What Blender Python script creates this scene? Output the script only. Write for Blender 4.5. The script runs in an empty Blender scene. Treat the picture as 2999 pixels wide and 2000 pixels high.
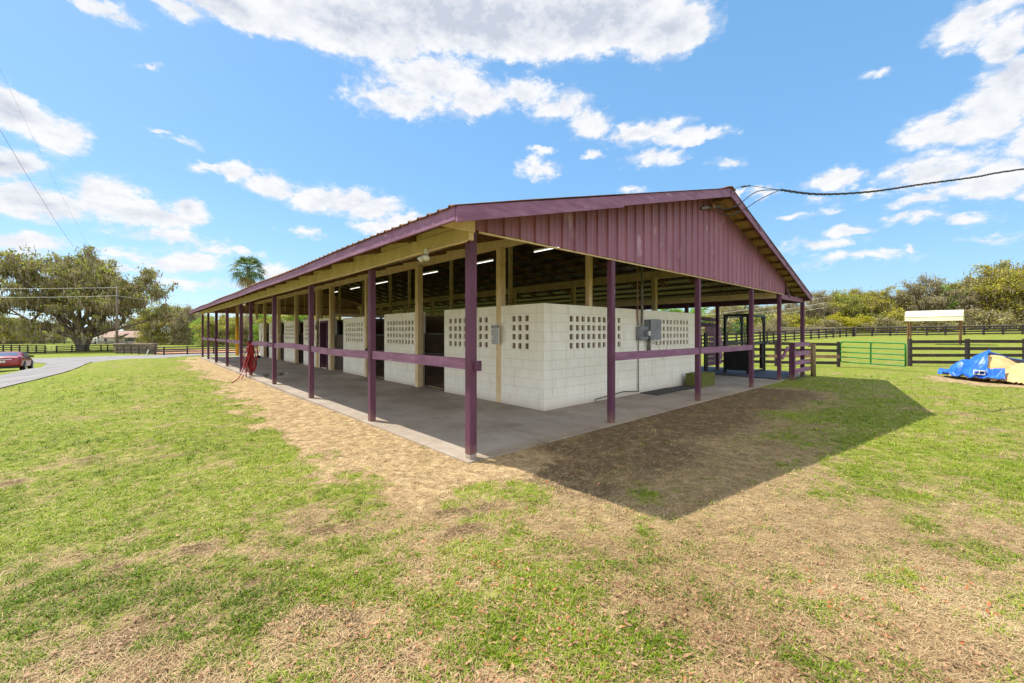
import bpy, math, random
import numpy as np
from mathutils import Vector, Matrix
from mathutils.geometry import delaunay_2d_cdt
C = bpy.context.scene.collection
R = math.radians
# ------------------------------------------------------------------ camera
cam = bpy.data.cameras.new("camera"); cam.sensor_width = 36; cam.lens = 14.544; cam.shift_y = -0.0091
cam.clip_start = 0.05; cam.clip_end = 3000
camo = bpy.data.objects.new("camera", cam); C.objects.link(camo)
CX, CY, CH, YAW = -3.2037, -4.3216, 1.63, 0.7368
camo.location = (CX, CY, CH); camo.rotation_euler = (R(90), 0, -YAW)
bpy.context.scene.camera = camo
# ------------------------------------------------------------------ light
SUN_EL, SUN_AZ = R(54.6), math.atan2(-.414, .91)     # azimuth from +Y towards +X
sc = bpy.context.scene
sc.view_settings.view_transform = 'Standard'; sc.view_settings.look = 'None'
sc.view_settings.exposure = 0.97; sc.view_settings.gamma = 1
sl = bpy.data.lights.new("sun", 'SUN'); sl.energy = 3.5; sl.angle = R(0.55); sl.color = (1, .95, .86)
so = bpy.data.objects.new("sun", sl); C.objects.link(so)
sd = Vector((math.sin(SUN_AZ)*math.cos(SUN_EL), math.cos(SUN_AZ)*math.cos(SUN_EL), math.sin(SUN_EL)))
so.rotation_euler = sd.to_track_quat('Z', 'Y').to_euler()
w = bpy.data.worlds.new("World"); sc.world = w; w.use_nodes = True
nt = w.node_tree; nt.nodes.clear()
class NT:
    """tiny node-tree helper"""
    def __init__(s, nt): s.nt = nt
    def n(s, t, **kw):
        nd = s.nt.nodes.new(t)
        for k, v in kw.items(): setattr(nd, k, v)
        return nd
    def l(s, a, b): s.nt.links.new(a, b)
    def put(s, sock, v):
        if hasattr(v, 'links') or isinstance(v, bpy.types.NodeSocket): s.l(v, sock)
        else: sock.default_value = v
    def m(s, op, a, b=0, c=0, clamp=False):
        nd = s.n('ShaderNodeMath', operation=op, use_clamp=clamp)
        for i, v in enumerate((a, b, c)): s.put(nd.inputs[i], v)
        return nd.outputs[0]
    def v(s, op, a, b=(0, 0, 0)):
        nd = s.n('ShaderNodeVectorMath', operation=op)
        s.put(nd.inputs[0], a); s.put(nd.inputs[1], b)
        return nd.outputs['Value'] if op in ('LENGTH', 'DOT_PRODUCT') else nd.outputs[0]
    def mix(s, f, a, b, bl='MIX'):
        nd = s.n('ShaderNodeMix', data_type='RGBA', blend_type=bl)
        s.put(nd.inputs[0], f); s.put(nd.inputs[6], a); s.put(nd.inputs[7], b)
        return nd.outputs[2]
    def noise(s, vec, scale, detail=4, rough=.55, dist=0):
        nd = s.n('ShaderNodeTexNoise'); s.put(nd.inputs['Vector'], vec)
        nd.inputs['Scale'].default_value = scale; nd.inputs['Detail'].default_value = detail
        nd.inputs['Roughness'].default_value = rough; nd.inputs['Distortion'].default_value = dist
        return nd
    def ramp(s, f, stops):
        nd = s.n('ShaderNodeValToRGB'); s.put(nd.inputs[0], f)
        e = nd.color_ramp.elements
        while len(e) < len(stops): e.new(.5)
        for i, (p, c) in enumerate(stops):
            e[i].position = p; e[i].color = (*c, 1) if len(c) == 3 else c
        return nd.outputs[0]
    def mr(s, f, a, b, c=0, d=1, smooth=False):
        nd = s.n('ShaderNodeMapRange'); nd.interpolation_type = 'SMOOTHSTEP' if smooth else 'LINEAR'
        for i, v in enumerate((f, a, b, c, d)): s.put(nd.inputs[i], v)
        return nd.outputs[0]
def lin(r, g, b):
    f = lambda c: (c/255/12.92) if c/255 <= .04045 else ((c/255+.055)/1.055)**2.4
    return (f(r), f(g), f(b), 1)
T = NT(nt)
sky = T.n('ShaderNodeTexSky', sky_type='NISHITA'); sky.sun_disc = False
sky.sun_elevation = SUN_EL; sky.sun_rotation = SUN_AZ; sky.altitude = 0; sky.air_density = 1.0; sky.dust_density = .6; sky.ozone_density = 2.2
geo = T.n('ShaderNodeTexCoord'); D = geo.outputs['Generated']
sep = T.n('ShaderNodeSeparateXYZ'); T.l(D, sep.inputs[0])
az = T.m('ARCTAN2', sep.outputs[0], sep.outputs[1]); el = T.m('ARCSINE', sep.outputs[2])
cmb = T.n('ShaderNodeCombineXYZ'); T.l(az, cmb.inputs[0]); T.l(el, cmb.inputs[1])
dvec = T.v('MULTIPLY', D, (1, 1, 1.7))
warp = T.noise(dvec, 13, 6, .6); warp2 = T.v('MULTIPLY', T.v('SUBTRACT', warp.outputs['Color'], (.5, .5, .5)), (.085, .065, 0))
P = T.v('ADD', cmb.outputs[0], warp2)
CLOUDS = [(0.1535, 0.5759, 0.161, 0.0291, 1.45), (0.3458, 0.6083, 0.2469, 0.0565, 1.74), (0.614, 0.6472, 0.3252, 0.0652, 2.175), (0.9008, 0.6391, 0.2812, 0.0629, 2.175), (1.0928, 0.5991, 0.1088, 0.0448, 1.595), (0.0569, 0.5511, 0.0599, 0.0163, 0.8), (0.5496, 0.5421, 0.1593, 0.0446, 1), (0.479, 0.4958, 0.1235, 0.0309, 0.9), (0.4258, 0.4954, 0.0823, 0.0152, 0.7), (0.6549, 0.5117, 0.1066, 0.0344, 1), (0.7702, 0.5253, 0.0577, 0.0309, 0.9), (0.8522, 0.4977, 0.0733, 0.0317, 0.9), (0.9248, 0.461, 0.0558, 0.0293, 0.9), (1.0486, 0.4325, 0.0897, 0.0259, 1), (1.1356, 0.4089, 0.0841, 0.0154, 0.9), (1.0672, 0.3773, 0.0591, 0.0169, 0.7), (0.8072, 0.3782, 0.0493, 0.0199, 0.9), (0.813, 0.411, 0.041, 0.0097, 0.7), (1.2166, 0.3475, 0.0292, 0.0104, 0.5), (1.4046, 0.2824, 0.0509, 0.0191, 1), (1.5763, 0.4661, 0.0589, 0.0264, 1), (1.6151, 0.4267, 0.0336, 0.0349, 1.1), (1.6184, 0.3579, 0.0434, 0.0599, 1.3), (1.5576, 0.3244, 0.0729, 0.0278, 1), (1.5944, 0.334, 0.053, 0.0434, 1.3), (1.6411, 0.2843, 0.0379, 0.0376, 1.2), (1.534, 0.2661, 0.0705, 0.0279, 1.1), (1.5944, 0.2346, 0.0565, 0.0255, 1.1), (1.5258, 0.2217, 0.041, 0.0138, 0.8), (1.625, 0.2066, 0.0197, 0.01, 0.8), (1.4604, 0.4347, 0.0195, 0.0102, 0.6), (1.4876, 0.1993, 0.0287, 0.0087, 0.7), (1.4221, 0.188, 0.0336, 0.0105, 0.8), (1.3679, 0.17, 0.0592, 0.0129, 0.7), (1.4946, 0.1445, 0.0105, 0.0053, 0.8), (1.3706, 0.2492, 0.0268, 0.0062, 0.4), (-0.1411, 0.3267, 0.0438, 0.0293, 1.2), (-0.1024, 0.3109, 0.0442, 0.026, 1.1), (-0.1445, 0.2531, 0.0434, 0.0271, 1.1), (-0.0309, 0.2431, 0.0513, 0.0269, 1.1), (-0.1097, 0.201, 0.0761, 0.0263, 1.2), (-0.0001, 0.2094, 0.095, 0.0281, 1.2), (0.0772, 0.2248, 0.0361, 0.0248, 1.1), (-0.1735, 0.206, 0.0249, 0.0194, 1), (0.0982, 0.3096, 0.0319, 0.0096, 0.7), (0.1535, 0.3129, 0.0374, 0.015, 0.8), (0.2071, 0.2957, 0.0522, 0.0209, 0.9), (0.311, 0.2856, 0.0821, 0.0332, 1.1), (0.3888, 0.2815, 0.0948, 0.0329, 1.1), (0.479, 0.252, 0.0772, 0.0254, 0.9), (0.4408, 0.233, 0.068, 0.0187, 0.9), (0.0301, 0.3572, 0.0153, 0.0061, 0.8), (0.0569, 0.3466, 0.02, 0.0068, 0.4), (0.0136, 0.4485, 0.0158, 0.006, 0.55), (-0.0559, 0.5087, 0.0325, 0.0106, 0.8), (-0.0266, 0.5053, 0.0302, 0.0091, 0.6), (-0.1343, 0.1377, 0.0582, 0.0183, 1), (0.047, 0.1719, 0.0737, 0.0136, 0.8), (0.062, 0.1311, 0.0805, 0.019, 0.9), (0.1198, 0.1554, 0.0769, 0.0079, 0.5), (0.2194, 0.1268, 0.0561, 0.0184, 0.8), (-0.0046, 0.1347, 0.0539, 0.0108, 0.6), (0.0982, 0.0943, 0.1383, 0.0092, 0.4), (0.1564, 0.1579, 0.026, 0.0088, 0.7), (1.4558, 0.2509, 0.0187, 0.0058, 0.4), (1.2854, 0.2828, 0.03, 0.0091, 0.6), (1.3377, 0.2227, 0.0337, 0.0078, 0.5), (1.2295, 0.2915, 0.0256, 0.0067, 0.5), (1.3969, 0.2322, 0.0206, 0.0062, 0.5), (1.5176, 0.1926, 0.025, 0.0068, 0.5), (1.5652, 0.1835, 0.034, 0.0086, 0.6), (1.5944, 0.1515, 0.0424, 0.0074, 0.5), (1.261, 0.1227, 0.099, 0.0099, 0.45), (1.427, 0.1345, 0.0785, 0.0087, 0.45), (1.0184, 0.3162, 0.0381, 0.0086, 0.5), (0.9367, 0.3966, 0.0238, 0.0083, 0.6), (-0.0223, 0.1089, 0.0869, 0.0095, 0.6), (-0.0987, 0.1063, 0.0594, 0.0109, 0.6), (0.2773, 0.2132, 0.0398, 0.0099, 0.5)]
acc = None
for a, e_, rx, ry, st in CLOUDS:
    d = T.v('MULTIPLY', T.v('SUBTRACT', P, (a, e_, 0)), (.95/rx, .90/ry, 0))
    f = T.m('MULTIPLY_ADD', T.v('LENGTH', d), -st, st)
    acc = f if acc is None else T.m('MAXIMUM', acc, f)
# unseen clouds added behind the viewer as fill light (they show from other positions)
back = T.m('SUBTRACT', T.mr(T.noise(T.v('MULTIPLY', D, (1, 1, 2.5)), 2.2, 3).outputs[0], .36, .56, -.5, 1.1),
           T.mr(T.v('DOT_PRODUCT', D, (math.sin(YAW), math.cos(YAW), 0)), -.1, .45, 0, 3))
acc = T.m('MAXIMUM', acc, back)
n1 = T.noise(dvec, 21, 10, .66).outputs[0]; n2 = T.noise(dvec, 5.5, 3, .5).outputs[0]; n3 = T.noise(dvec, 38, 6, .6).outputs[0]
dens = T.m('ADD', acc, T.m('MULTIPLY', T.m('SUBTRACT', n1, .5), 1.9))
cov = T.mr(dens, -.06, .52, 0, 1, True)
wisp = T.mr(T.m('ADD', acc, T.m('MULTIPLY', T.m('SUBTRACT', n3, .52), 1.5)), -.2, .6, 0, .5, True)
cov = T.m('MAXIMUM', cov, wisp)
thick = T.mr(T.m('ADD', acc, T.m('MULTIPLY', T.m('SUBTRACT', n2, .5), 2.4)), .45, 1.9, 0, 1, True)
fine = T.mr(T.m('ADD', T.m('MULTIPLY', n1, .6), T.m('MULTIPLY', n3, .4)), .40, .60, 1.0, 0.0, True)
shade = T.m('MULTIPLY', thick, T.m('MULTIPLY_ADD', fine, .35, .65))
shade = T.m('ADD', shade, T.m('MULTIPLY', fine, .30), clamp=True)
ccol = T.mix(shade, (.76, .77, .79, 1), (.47, .51, .60, 1))
SKY_STRENGTH = .15
elv = T.mr(sep.outputs[2], -.02, .75, 0, 1)
grad = T.ramp(elv, [(0, (.29, .44, .56)), (.12, (.18, .36, .55)), (.4, (.115, .285, .51)), (1, (.085, .225, .43))])
grad = T.v('MULTIPLY', grad, (.90/SKY_STRENGTH,)*3)
skyc = T.mix(.78, sky.outputs[0], grad)
ccol = T.mix(T.mr(T.v('DOT_PRODUCT', D, (math.sin(YAW), math.cos(YAW), 0)), -.3, .3, .75, 0), ccol, (1.7, 1.68, 1.66, 1))  # clouds behind the viewer brightened to add fill light
cloud_scaled = T.v('MULTIPLY', ccol, (1/SKY_STRENGTH*.66,)*3)
fin = T.mix(cov, skyc, cloud_scaled)
bg = T.n('ShaderNodeBackground'); bg.inputs[1].default_value = SKY_STRENGTH
T.l(fin, bg.inputs[0])
out = T.n('ShaderNodeOutputWorld'); T.l(bg.outputs[0], out.inputs[0])
w.cycles.sampling_method = 'MANUAL'; w.cycles.sample_map_resolution = 512
# ------------------------------------------------------------------ materials
def mat(name, c1, c2=None, scale=4, rough=.8, detail=4, stretch=(1, 1, 1), bump=0, bscale=None, metal=0, spec=.4, lo=.35, hi=.65, spots=None, coord='Object'):
    m = bpy.data.materials.new(name); m.use_nodes = True; t = NT(m.node_tree)
    b = m.node_tree.nodes['Principled BSDF']; b.inputs['Roughness'].default_value = rough; b.inputs['Metallic'].default_value = metal
    b.inputs['Specular IOR Level'].default_value = spec
    tc = t.n('ShaderNodeTexCoord'); vec = tc.outputs[coord]
    vs = t.v('MULTIPLY', vec, stretch)
    n = t.noise(vs, scale, detail, .6).outputs[0]
    col = t.mix(t.mr(n, lo, hi), c1, c2 or c1)
    if spots:   # (colour, scale, threshold, softness)
        sn = t.noise(vs, spots[1], 5, .65).outputs[0]
        col = t.mix(t.mr(sn, spots[2], spots[2]+spots[3]), col, spots[0])
    t.l(col, b.inputs['Base Color'])
    if bump:
        bn = t.noise(vs, bscale or scale*4, 5, .6).outputs[0]
        bp = t.n('ShaderNodeBump'); bp.inputs['Strength'].default_value = bump; bp.inputs['Distance'].default_value = .02
        t.l(bn, bp.inputs['Height']); t.l(bp.outputs[0], b.inputs['Normal'])
    m['t'] = 1
    return m
MT = {}
MT['purple'] = mat('purple_paint', lin(96, 54, 78), lin(80, 42, 62), 3, .62, stretch=(4, 4, .6), bump=.25, bscale=30, spots=(lin(150, 112, 140), 2.2, .62, .12))
MT['purple_board'] = mat('purple_board_paint', lin(138, 96, 122), lin(116, 74, 100), 2.2, .6, stretch=(1, 1, 6), bump=.3, bscale=14, spots=(lin(172, 136, 162), 1.6, .60, .14))
MT['siding'] = mat('purple_siding', lin(148, 98, 116), lin(130, 82, 100), 1.5, .5, stretch=(1, 1, .35), bump=.03, spots=(lin(172, 136, 152), 3.0, .60, .12))
MT['cream'] = mat('cream_wood_paint', lin(222, 198, 158), lin(204, 178, 134), 3, .7, stretch=(2, 2, 1), bump=.25, bscale=24, spots=(lin(120, 94, 62), 5.5, .68, .08))
MT['raw'] = mat('bare_lumber', lin(128, 94, 62), lin(90, 64, 42), 5, .85, stretch=(1, 4, 4), bump=.2)
MT['soffit'] = mat('tan_soffit_metal', lin(196, 164, 112), lin(160, 124, 76), 2.2, .6, stretch=(1, 1, 1), spots=(lin(120, 80, 46), 3, .6, .15))
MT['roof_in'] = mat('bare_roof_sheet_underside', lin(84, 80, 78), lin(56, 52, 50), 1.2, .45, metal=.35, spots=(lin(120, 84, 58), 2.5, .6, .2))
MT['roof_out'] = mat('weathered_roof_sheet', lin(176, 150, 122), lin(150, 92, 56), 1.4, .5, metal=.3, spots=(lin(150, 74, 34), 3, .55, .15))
MT['tanside'] = mat('tan_siding_inside', lin(196, 164, 130), lin(176, 142, 108), 1.2, .7, stretch=(1, 1, .4))
MT['conc'] = mat('concrete_slab', lin(168, 156, 142), lin(140, 127, 114), .7, .85, detail=8, bump=.15, bscale=60, spots=(lin(96, 80, 66), 1.3, .60, .16))
MT['yellow'] = mat('yellow_wrap', lin(226, 168, 20), lin(200, 140, 14), 3, .6, stretch=(2, 2, 1), bump=.3)
MT['black'] = mat('black_steel', lin(26, 26, 28), lin(38, 36, 36), 6, .45, metal=.2)
MT['mesh'] = mat('dark_rusty_mesh', lin(50, 40, 34), lin(76, 56, 42), 8, .7)
MT['rubber'] = mat('black_rubber', lin(48, 47, 50), lin(68, 64, 64), 3, .85, bump=.3, bscale=80, spots=(lin(110, 96, 80), 4, .62, .15))
MT['bluemat'] = mat('dusty_black_mat', lin(54, 56, 66), lin(82, 82, 92), 1.2, .7, stretch=(1, 3, 1), bump=.2)
MT['grey'] = mat('grey_enamel', lin(132, 136, 142), lin(112, 116, 122), 4, .5)
MT['conduit'] = mat('weathered_conduit', lin(128, 124, 116), lin(92, 82, 70), 6, .5, metal=.5)
MT['white'] = mat('white_plastic', lin(226, 226, 222), lin(205, 205, 200), 5, .5)
MT['signwhite'] = mat('white_sign_face', lin(214, 212, 210), lin(196, 194, 192), 8, .5)
MT['hose'] = mat('red_rubber_hose', lin(164, 34, 32), lin(126, 20, 22), 6, .35)
MT['hay'] = mat('green_hay', lin(122, 128, 66), lin(78, 86, 36), 22, .95, stretch=(1, 1, 2), bump=.9, bscale=40)
MT['fence'] = mat('black_fence_paint', lin(44, 38, 38), lin(66, 56, 52), 3, .8, bump=.3, bscale=20, spots=(lin(110, 100, 88), 3, .64, .12))
MT['fencebrown'] = mat('bare_brown_board', lin(158, 122, 100), lin(128, 96, 78), 3, .85, bump=.3)
MT['fencegrey'] = mat('weathered_grey_board', lin(150, 140, 128), lin(108, 98, 88), 3, .85, bump=.3)
MT['postwood'] = mat('round_treated_post', lin(142, 124, 88), lin(106, 88, 60), 5, .85, stretch=(3, 3, .5), bump=.5)
MT['greengate'] = mat('green_enamel', lin(20, 124, 44), lin(16, 104, 36), 3, .4)
MT['tarp'] = mat('blue_tarp', lin(30, 104, 206), lin(20, 82, 186), 3, .38, spots=(lin(84, 150, 226), 2.2, .55, .2), bump=.35, bscale=9)
MT['shav'] = mat('wood_shavings', lin(214, 180, 128), lin(196, 154, 98), 5, .95, detail=8, bump=1, bscale=30, spots=(lin(176, 122, 64), 1.8, .64, .1))
MT['block'] = mat('grey_white_block', lin(206, 204, 200), lin(186, 184, 180), 8, .9)
MT['asphalt'] = mat('worn_asphalt', lin(138, 133, 131), lin(122, 117, 115), .5, .9, detail=10, bump=.2, bscale=60, spots=(lin(104, 100, 98), .9, .52, .2))
MT['bark'] = mat('oak_bark', lin(138, 124, 110), lin(86, 74, 64), 1.6, .95, stretch=(1, 1, .25), bump=.8, bscale=5)
MT['barkpale'] = mat('pale_bark', lin(150, 140, 124), lin(100, 88, 76), 2, .95, stretch=(1, 1, .25), bump=.5)
MT['pole'] = mat('grey_utility_pole', lin(126, 112, 98), lin(94, 82, 72), 3, .9, stretch=(4, 4, .3))
MT['wire'] = mat('dark_cable', lin(38, 38, 42), lin(60, 58, 60), 9, .6)
MT['wirelight'] = mat('light_cable', lin(200, 200, 196), lin(180, 180, 176), 9, .6)
MT['shelter'] = mat('cream_ribbed_metal', lin(232, 224, 196), lin(218, 208, 176), 1, .5)
MT['houseroof'] = mat('tan_shingle_roof', lin(158, 132, 116), lin(138, 114, 100), 2, .9)
MT['housewall'] = mat('pale_stucco', lin(206, 200, 190), lin(188, 180, 170), 2, .9)
MT['dark'] = mat('dark_glass', lin(26, 28, 36), lin(40, 42, 50), 2, .2)
MT['plaster'] = mat('dusty_dimmed_stall_wall', lin(150, 132, 104), lin(120, 102, 78), 1.4, .9, detail=6, spots=(lin(118, 98, 72), 2, .6, .2))  # dusty tan, darkened further to put the stalls' dimness into the colour
MT['logs'] = mat('grey_brown_logs', lin(142, 128, 112), lin(90, 78, 66), 3, .95, stretch=(1, 1, 3), bump=.6)
MT['carred'] = mat('red_car_paint', lin(138, 6, 18), lin(128, 6, 16), 2, .25, spec=.5); MT['carred'].node_tree.nodes['Principled BSDF'].inputs['Coat Weight'].default_value = .4
MT['chrome'] = mat('chrome_trim', lin(200, 200, 205), lin(180, 180, 185), 2, .2, metal=.9)
MT['carglass'] = mat('car_window_glass', lin(92, 106, 122), lin(70, 84, 98), 1, .08, spec=1)
MT['tyre'] = mat('tyre_rubber', lin(26, 26, 28), lin(36, 36, 36), 5, .8)
MT['taillight'] = mat('red_tail_lamp', lin(200, 16, 20), lin(160, 10, 14), 4, .2)
def emat(name, c, s):
    m = bpy.data.materials.new(name); m.use_nodes = True; b = m.node_tree.nodes['Principled BSDF']
    b.inputs['Emission Color'].default_value = c; b.inputs['Emission Strength'].default_value = s; b.inputs['Base Color'].default_value = (.8, .8, .8, 1); return m
for key in ('purple', 'wall'):
    pass
def splash(mm, col, h):
    t = NT(mm.node_tree); b = mm.node_tree.nodes['Principled BSDF']; src = b.inputs['Base Color'].links[0].from_socket
    ob = t.n('ShaderNodeTexCoord').outputs['Object']; s_ = t.n('ShaderNodeSeparateXYZ'); t.l(ob, s_.inputs[0]); n = t.noise(ob, 18, 5, .7).outputs[0]
    f = t.mr(t.m('ADD', s_.outputs[2], t.m('MULTIPLY', t.m('SUBTRACT', n, .5), .5)), 0, h, .75, 0)
    chip = t.mr(t.noise(t.v('MULTIPLY', ob, (1, 1, .5)), 42, 4, .7).outputs[0], .69, .73, 0, .8)
    c = t.mix(f, src, col); c = t.mix(chip, c, lin(170, 150, 140)); t.l(c, b.inputs['Base Color'])
splash(MT['purple'], lin(132, 104, 84), .22)
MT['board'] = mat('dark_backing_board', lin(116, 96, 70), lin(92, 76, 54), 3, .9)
MT['tube'] = emat('lit_tube', (1, .97, .9, 1), 1.1)
# painted block wall: brick joints from the wall's own UVs (metres)
def blockmat(name, c1, c2):
    m = bpy.data.materials.new(name); m.use_nodes = True; t = NT(m.node_tree); b = m.node_tree.nodes['Principled BSDF']
    b.inputs['Roughness'].default_value = .72; b.inputs['Specular IOR Level'].default_value = .3
    uv = t.n('ShaderNodeTexCoord').outputs['UV']
    wob = t.v('MULTIPLY', t.v('SUBTRACT', t.noise(uv, 2.2, 2).outputs['Color'], (.5, .5, .5)), (.010, .014, 0))
    br = t.n('ShaderNodeTexBrick'); t.l(t.v('ADD', uv, wob), br.inputs['Vector'])
    br.inputs['Scale'].default_value = 1; br.inputs['Brick Width'].default_value = .4; br.inputs['Row Height'].default_value = .2
    br.inputs['Mortar Size'].default_value = .006; br.inputs['Mortar Smooth'].default_value = .6; br.offset = .5
    br.inputs['Color1'].default_value = (1, 1, 1, 1); br.inputs['Color2'].default_value = (.93, .93, .93, 1); br.inputs['Mortar'].default_value = (0, 0, 0, 1)
    n = t.noise(uv, 1.1, 6, .6).outputs[0]; base = t.mix(t.mr(n, .35, .65), c1, c2)
    spk = t.noise(uv, 34, 3, .6).outputs[0]
    base = t.mix(t.mr(spk, .70, .76, 0, .5), base, lin(120, 96, 70))
    drip = t.noise(t.v('MULTIPLY', uv, (9, .9, 1)), 1.2, 4).outputs[0]
    base = t.mix(t.mr(drip, .56, .75, 0, .35), base, lin(176, 158, 128))
    sx = t.n('ShaderNodeSeparateXYZ'); t.l(uv, sx.inputs[0])
    low = t.m('MULTIPLY', t.mr(t.m('ADD', sx.outputs[1], t.m('MULTIPLY', n, .3)), .12, .34, 1, 0), .45)
    base = t.mix(low, base, lin(170, 152, 128))
    fac = t.mr(br.outputs['Fac'], .2, 1, 0, 1)
    vis = t.mr(t.noise(uv, 1.7, 3).outputs[0], .3, .7, .25, .75)
    col = t.mix(t.m('MULTIPLY', t.m('MULTIPLY', fac, vis), .38), base, lin(168, 152, 128)); col = t.mix(.10, col, br.outputs['Color'], 'MULTIPLY')
    t.l(col, b.inputs['Base Color'])
    bp = t.n('ShaderNodeBump'); bp.inputs['Strength'].default_value = .6; bp.inputs['Distance'].default_value = .008
    h = t.m('SUBTRACT', t.m('MULTIPLY', t.noise(uv, 60, 3).outputs[0], .25), fac); t.l(h, bp.inputs['Height']); t.l(bp.outputs[0], b.inputs['Normal'])
    return m
MT['wall'] = blockmat('cream_painted_block', lin(244, 240, 228), lin(234, 228, 212))
# leaf materials: colour varies per leaf cluster face
def leafmat(name, stops, transl=.35):
    m = bpy.data.materials.new(name); m.use_nodes = True; t = NT(m.node_tree); b = m.node_tree.nodes['Principled BSDF']
    g = t.n('ShaderNodeNewGeometry'); tc = t.n('ShaderNodeTexCoord')
    big = t.noise(tc.outputs['Object'], .45, 3).outputs[0]
    f = t.m('ADD', t.m('MULTIPLY', g.outputs['Random Per Island'], .5), t.m('MULTIPLY', t.mr(big, .3, .7), .5))
    col = t.ramp(f, stops)
    b.inputs['Roughness'].default_value = .6; b.inputs['Specular IOR Level'].default_value = .3
    t.l(col, b.inputs['Base Color'])
    tr = t.n('ShaderNodeBsdfTranslucent'); t.l(col, tr.inputs[0]); mx = t.n('ShaderNodeMixShader'); mx.inputs[0].default_value = transl
    t.l(b.outputs[0], mx.inputs[1]); t.l(tr.outputs[0], mx.inputs[2]); t.l(mx.outputs[0], m.node_tree.nodes['Material Output'].inputs[0])
    return m
L3 = lambda *a: lin(*a)[:3]
MT['leaf_yg'] = leafmat('olive_yellow_foliage', [(0, L3(116, 116, 44)), (.45, L3(170, 163, 62)), (.8, L3(210, 199, 76)), (1, L3(237, 224, 89))], 0.45)
MT['leaf_oak'] = leafmat('olive_oak_foliage', [(0, L3(62, 62, 38)), (.35, L3(118, 114, 62)), (.75, L3(168, 160, 76)), (1, L3(206, 196, 92))], .38)
MT['leaf_grey'] = leafmat('grey_mossy_foliage', [(0, L3(109, 103, 82)), (.5, L3(163, 152, 120)), (1, L3(201, 188, 145))], 0.35)
MT['leaf_green'] = leafmat('fresh_green_foliage', [(0, L3(80, 119, 39)), (.5, L3(128, 179, 55)), (1, L3(181, 225, 78))], 0.5)
MT['leaf_mid'] = leafmat('mid_green_foliage', [(0, L3(98, 109, 51)), (.5, L3(150, 159, 73)), (1, L3(192, 197, 98))], 0.42)
MT['leaf_yellow'] = leafmat('bright_yellow_foliage', [(0, L3(120, 118, 36)), (.5, L3(178, 170, 48)), (1, L3(214, 204, 64))], .45)
MT['moss'] = leafmat('hanging_moss', [(0, L3(112, 101, 84)), (.5, L3(151, 138, 114)), (1, L3(183, 168, 140))], 0.25)
MT['palm'] = leafmat('palm_frond_green', [(0, L3(44, 66, 34)), (.5, L3(78, 106, 50)), (1, L3(132, 150, 74))], .28)
MT['palmdry'] = leafmat('dry_palm_frond', [(0, L3(130, 112, 72)), (1, L3(170, 150, 100))], .2)
MT['grass'] = leafmat('grass_blade', [(0, L3(38, 58, 10)), (.25, L3(86, 112, 16)), (.6, L3(136, 156, 26)), (1, L3(198, 198, 78))], .24)
MT['straw'] = leafmat('dry_straw', [(0, L3(124, 94, 62)), (.35, L3(178, 148, 106)), (.75, L3(214, 188, 142)), (1, L3(242, 224, 184))], .15)
MT['litter'] = leafmat('fallen_leaf', [(0, L3(100, 64, 42)), (.35, L3(146, 108, 76)), (.62, L3(188, 152, 116)), (.72, L3(176, 98, 50)), (1, L3(182, 88, 40))], .15)
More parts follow.
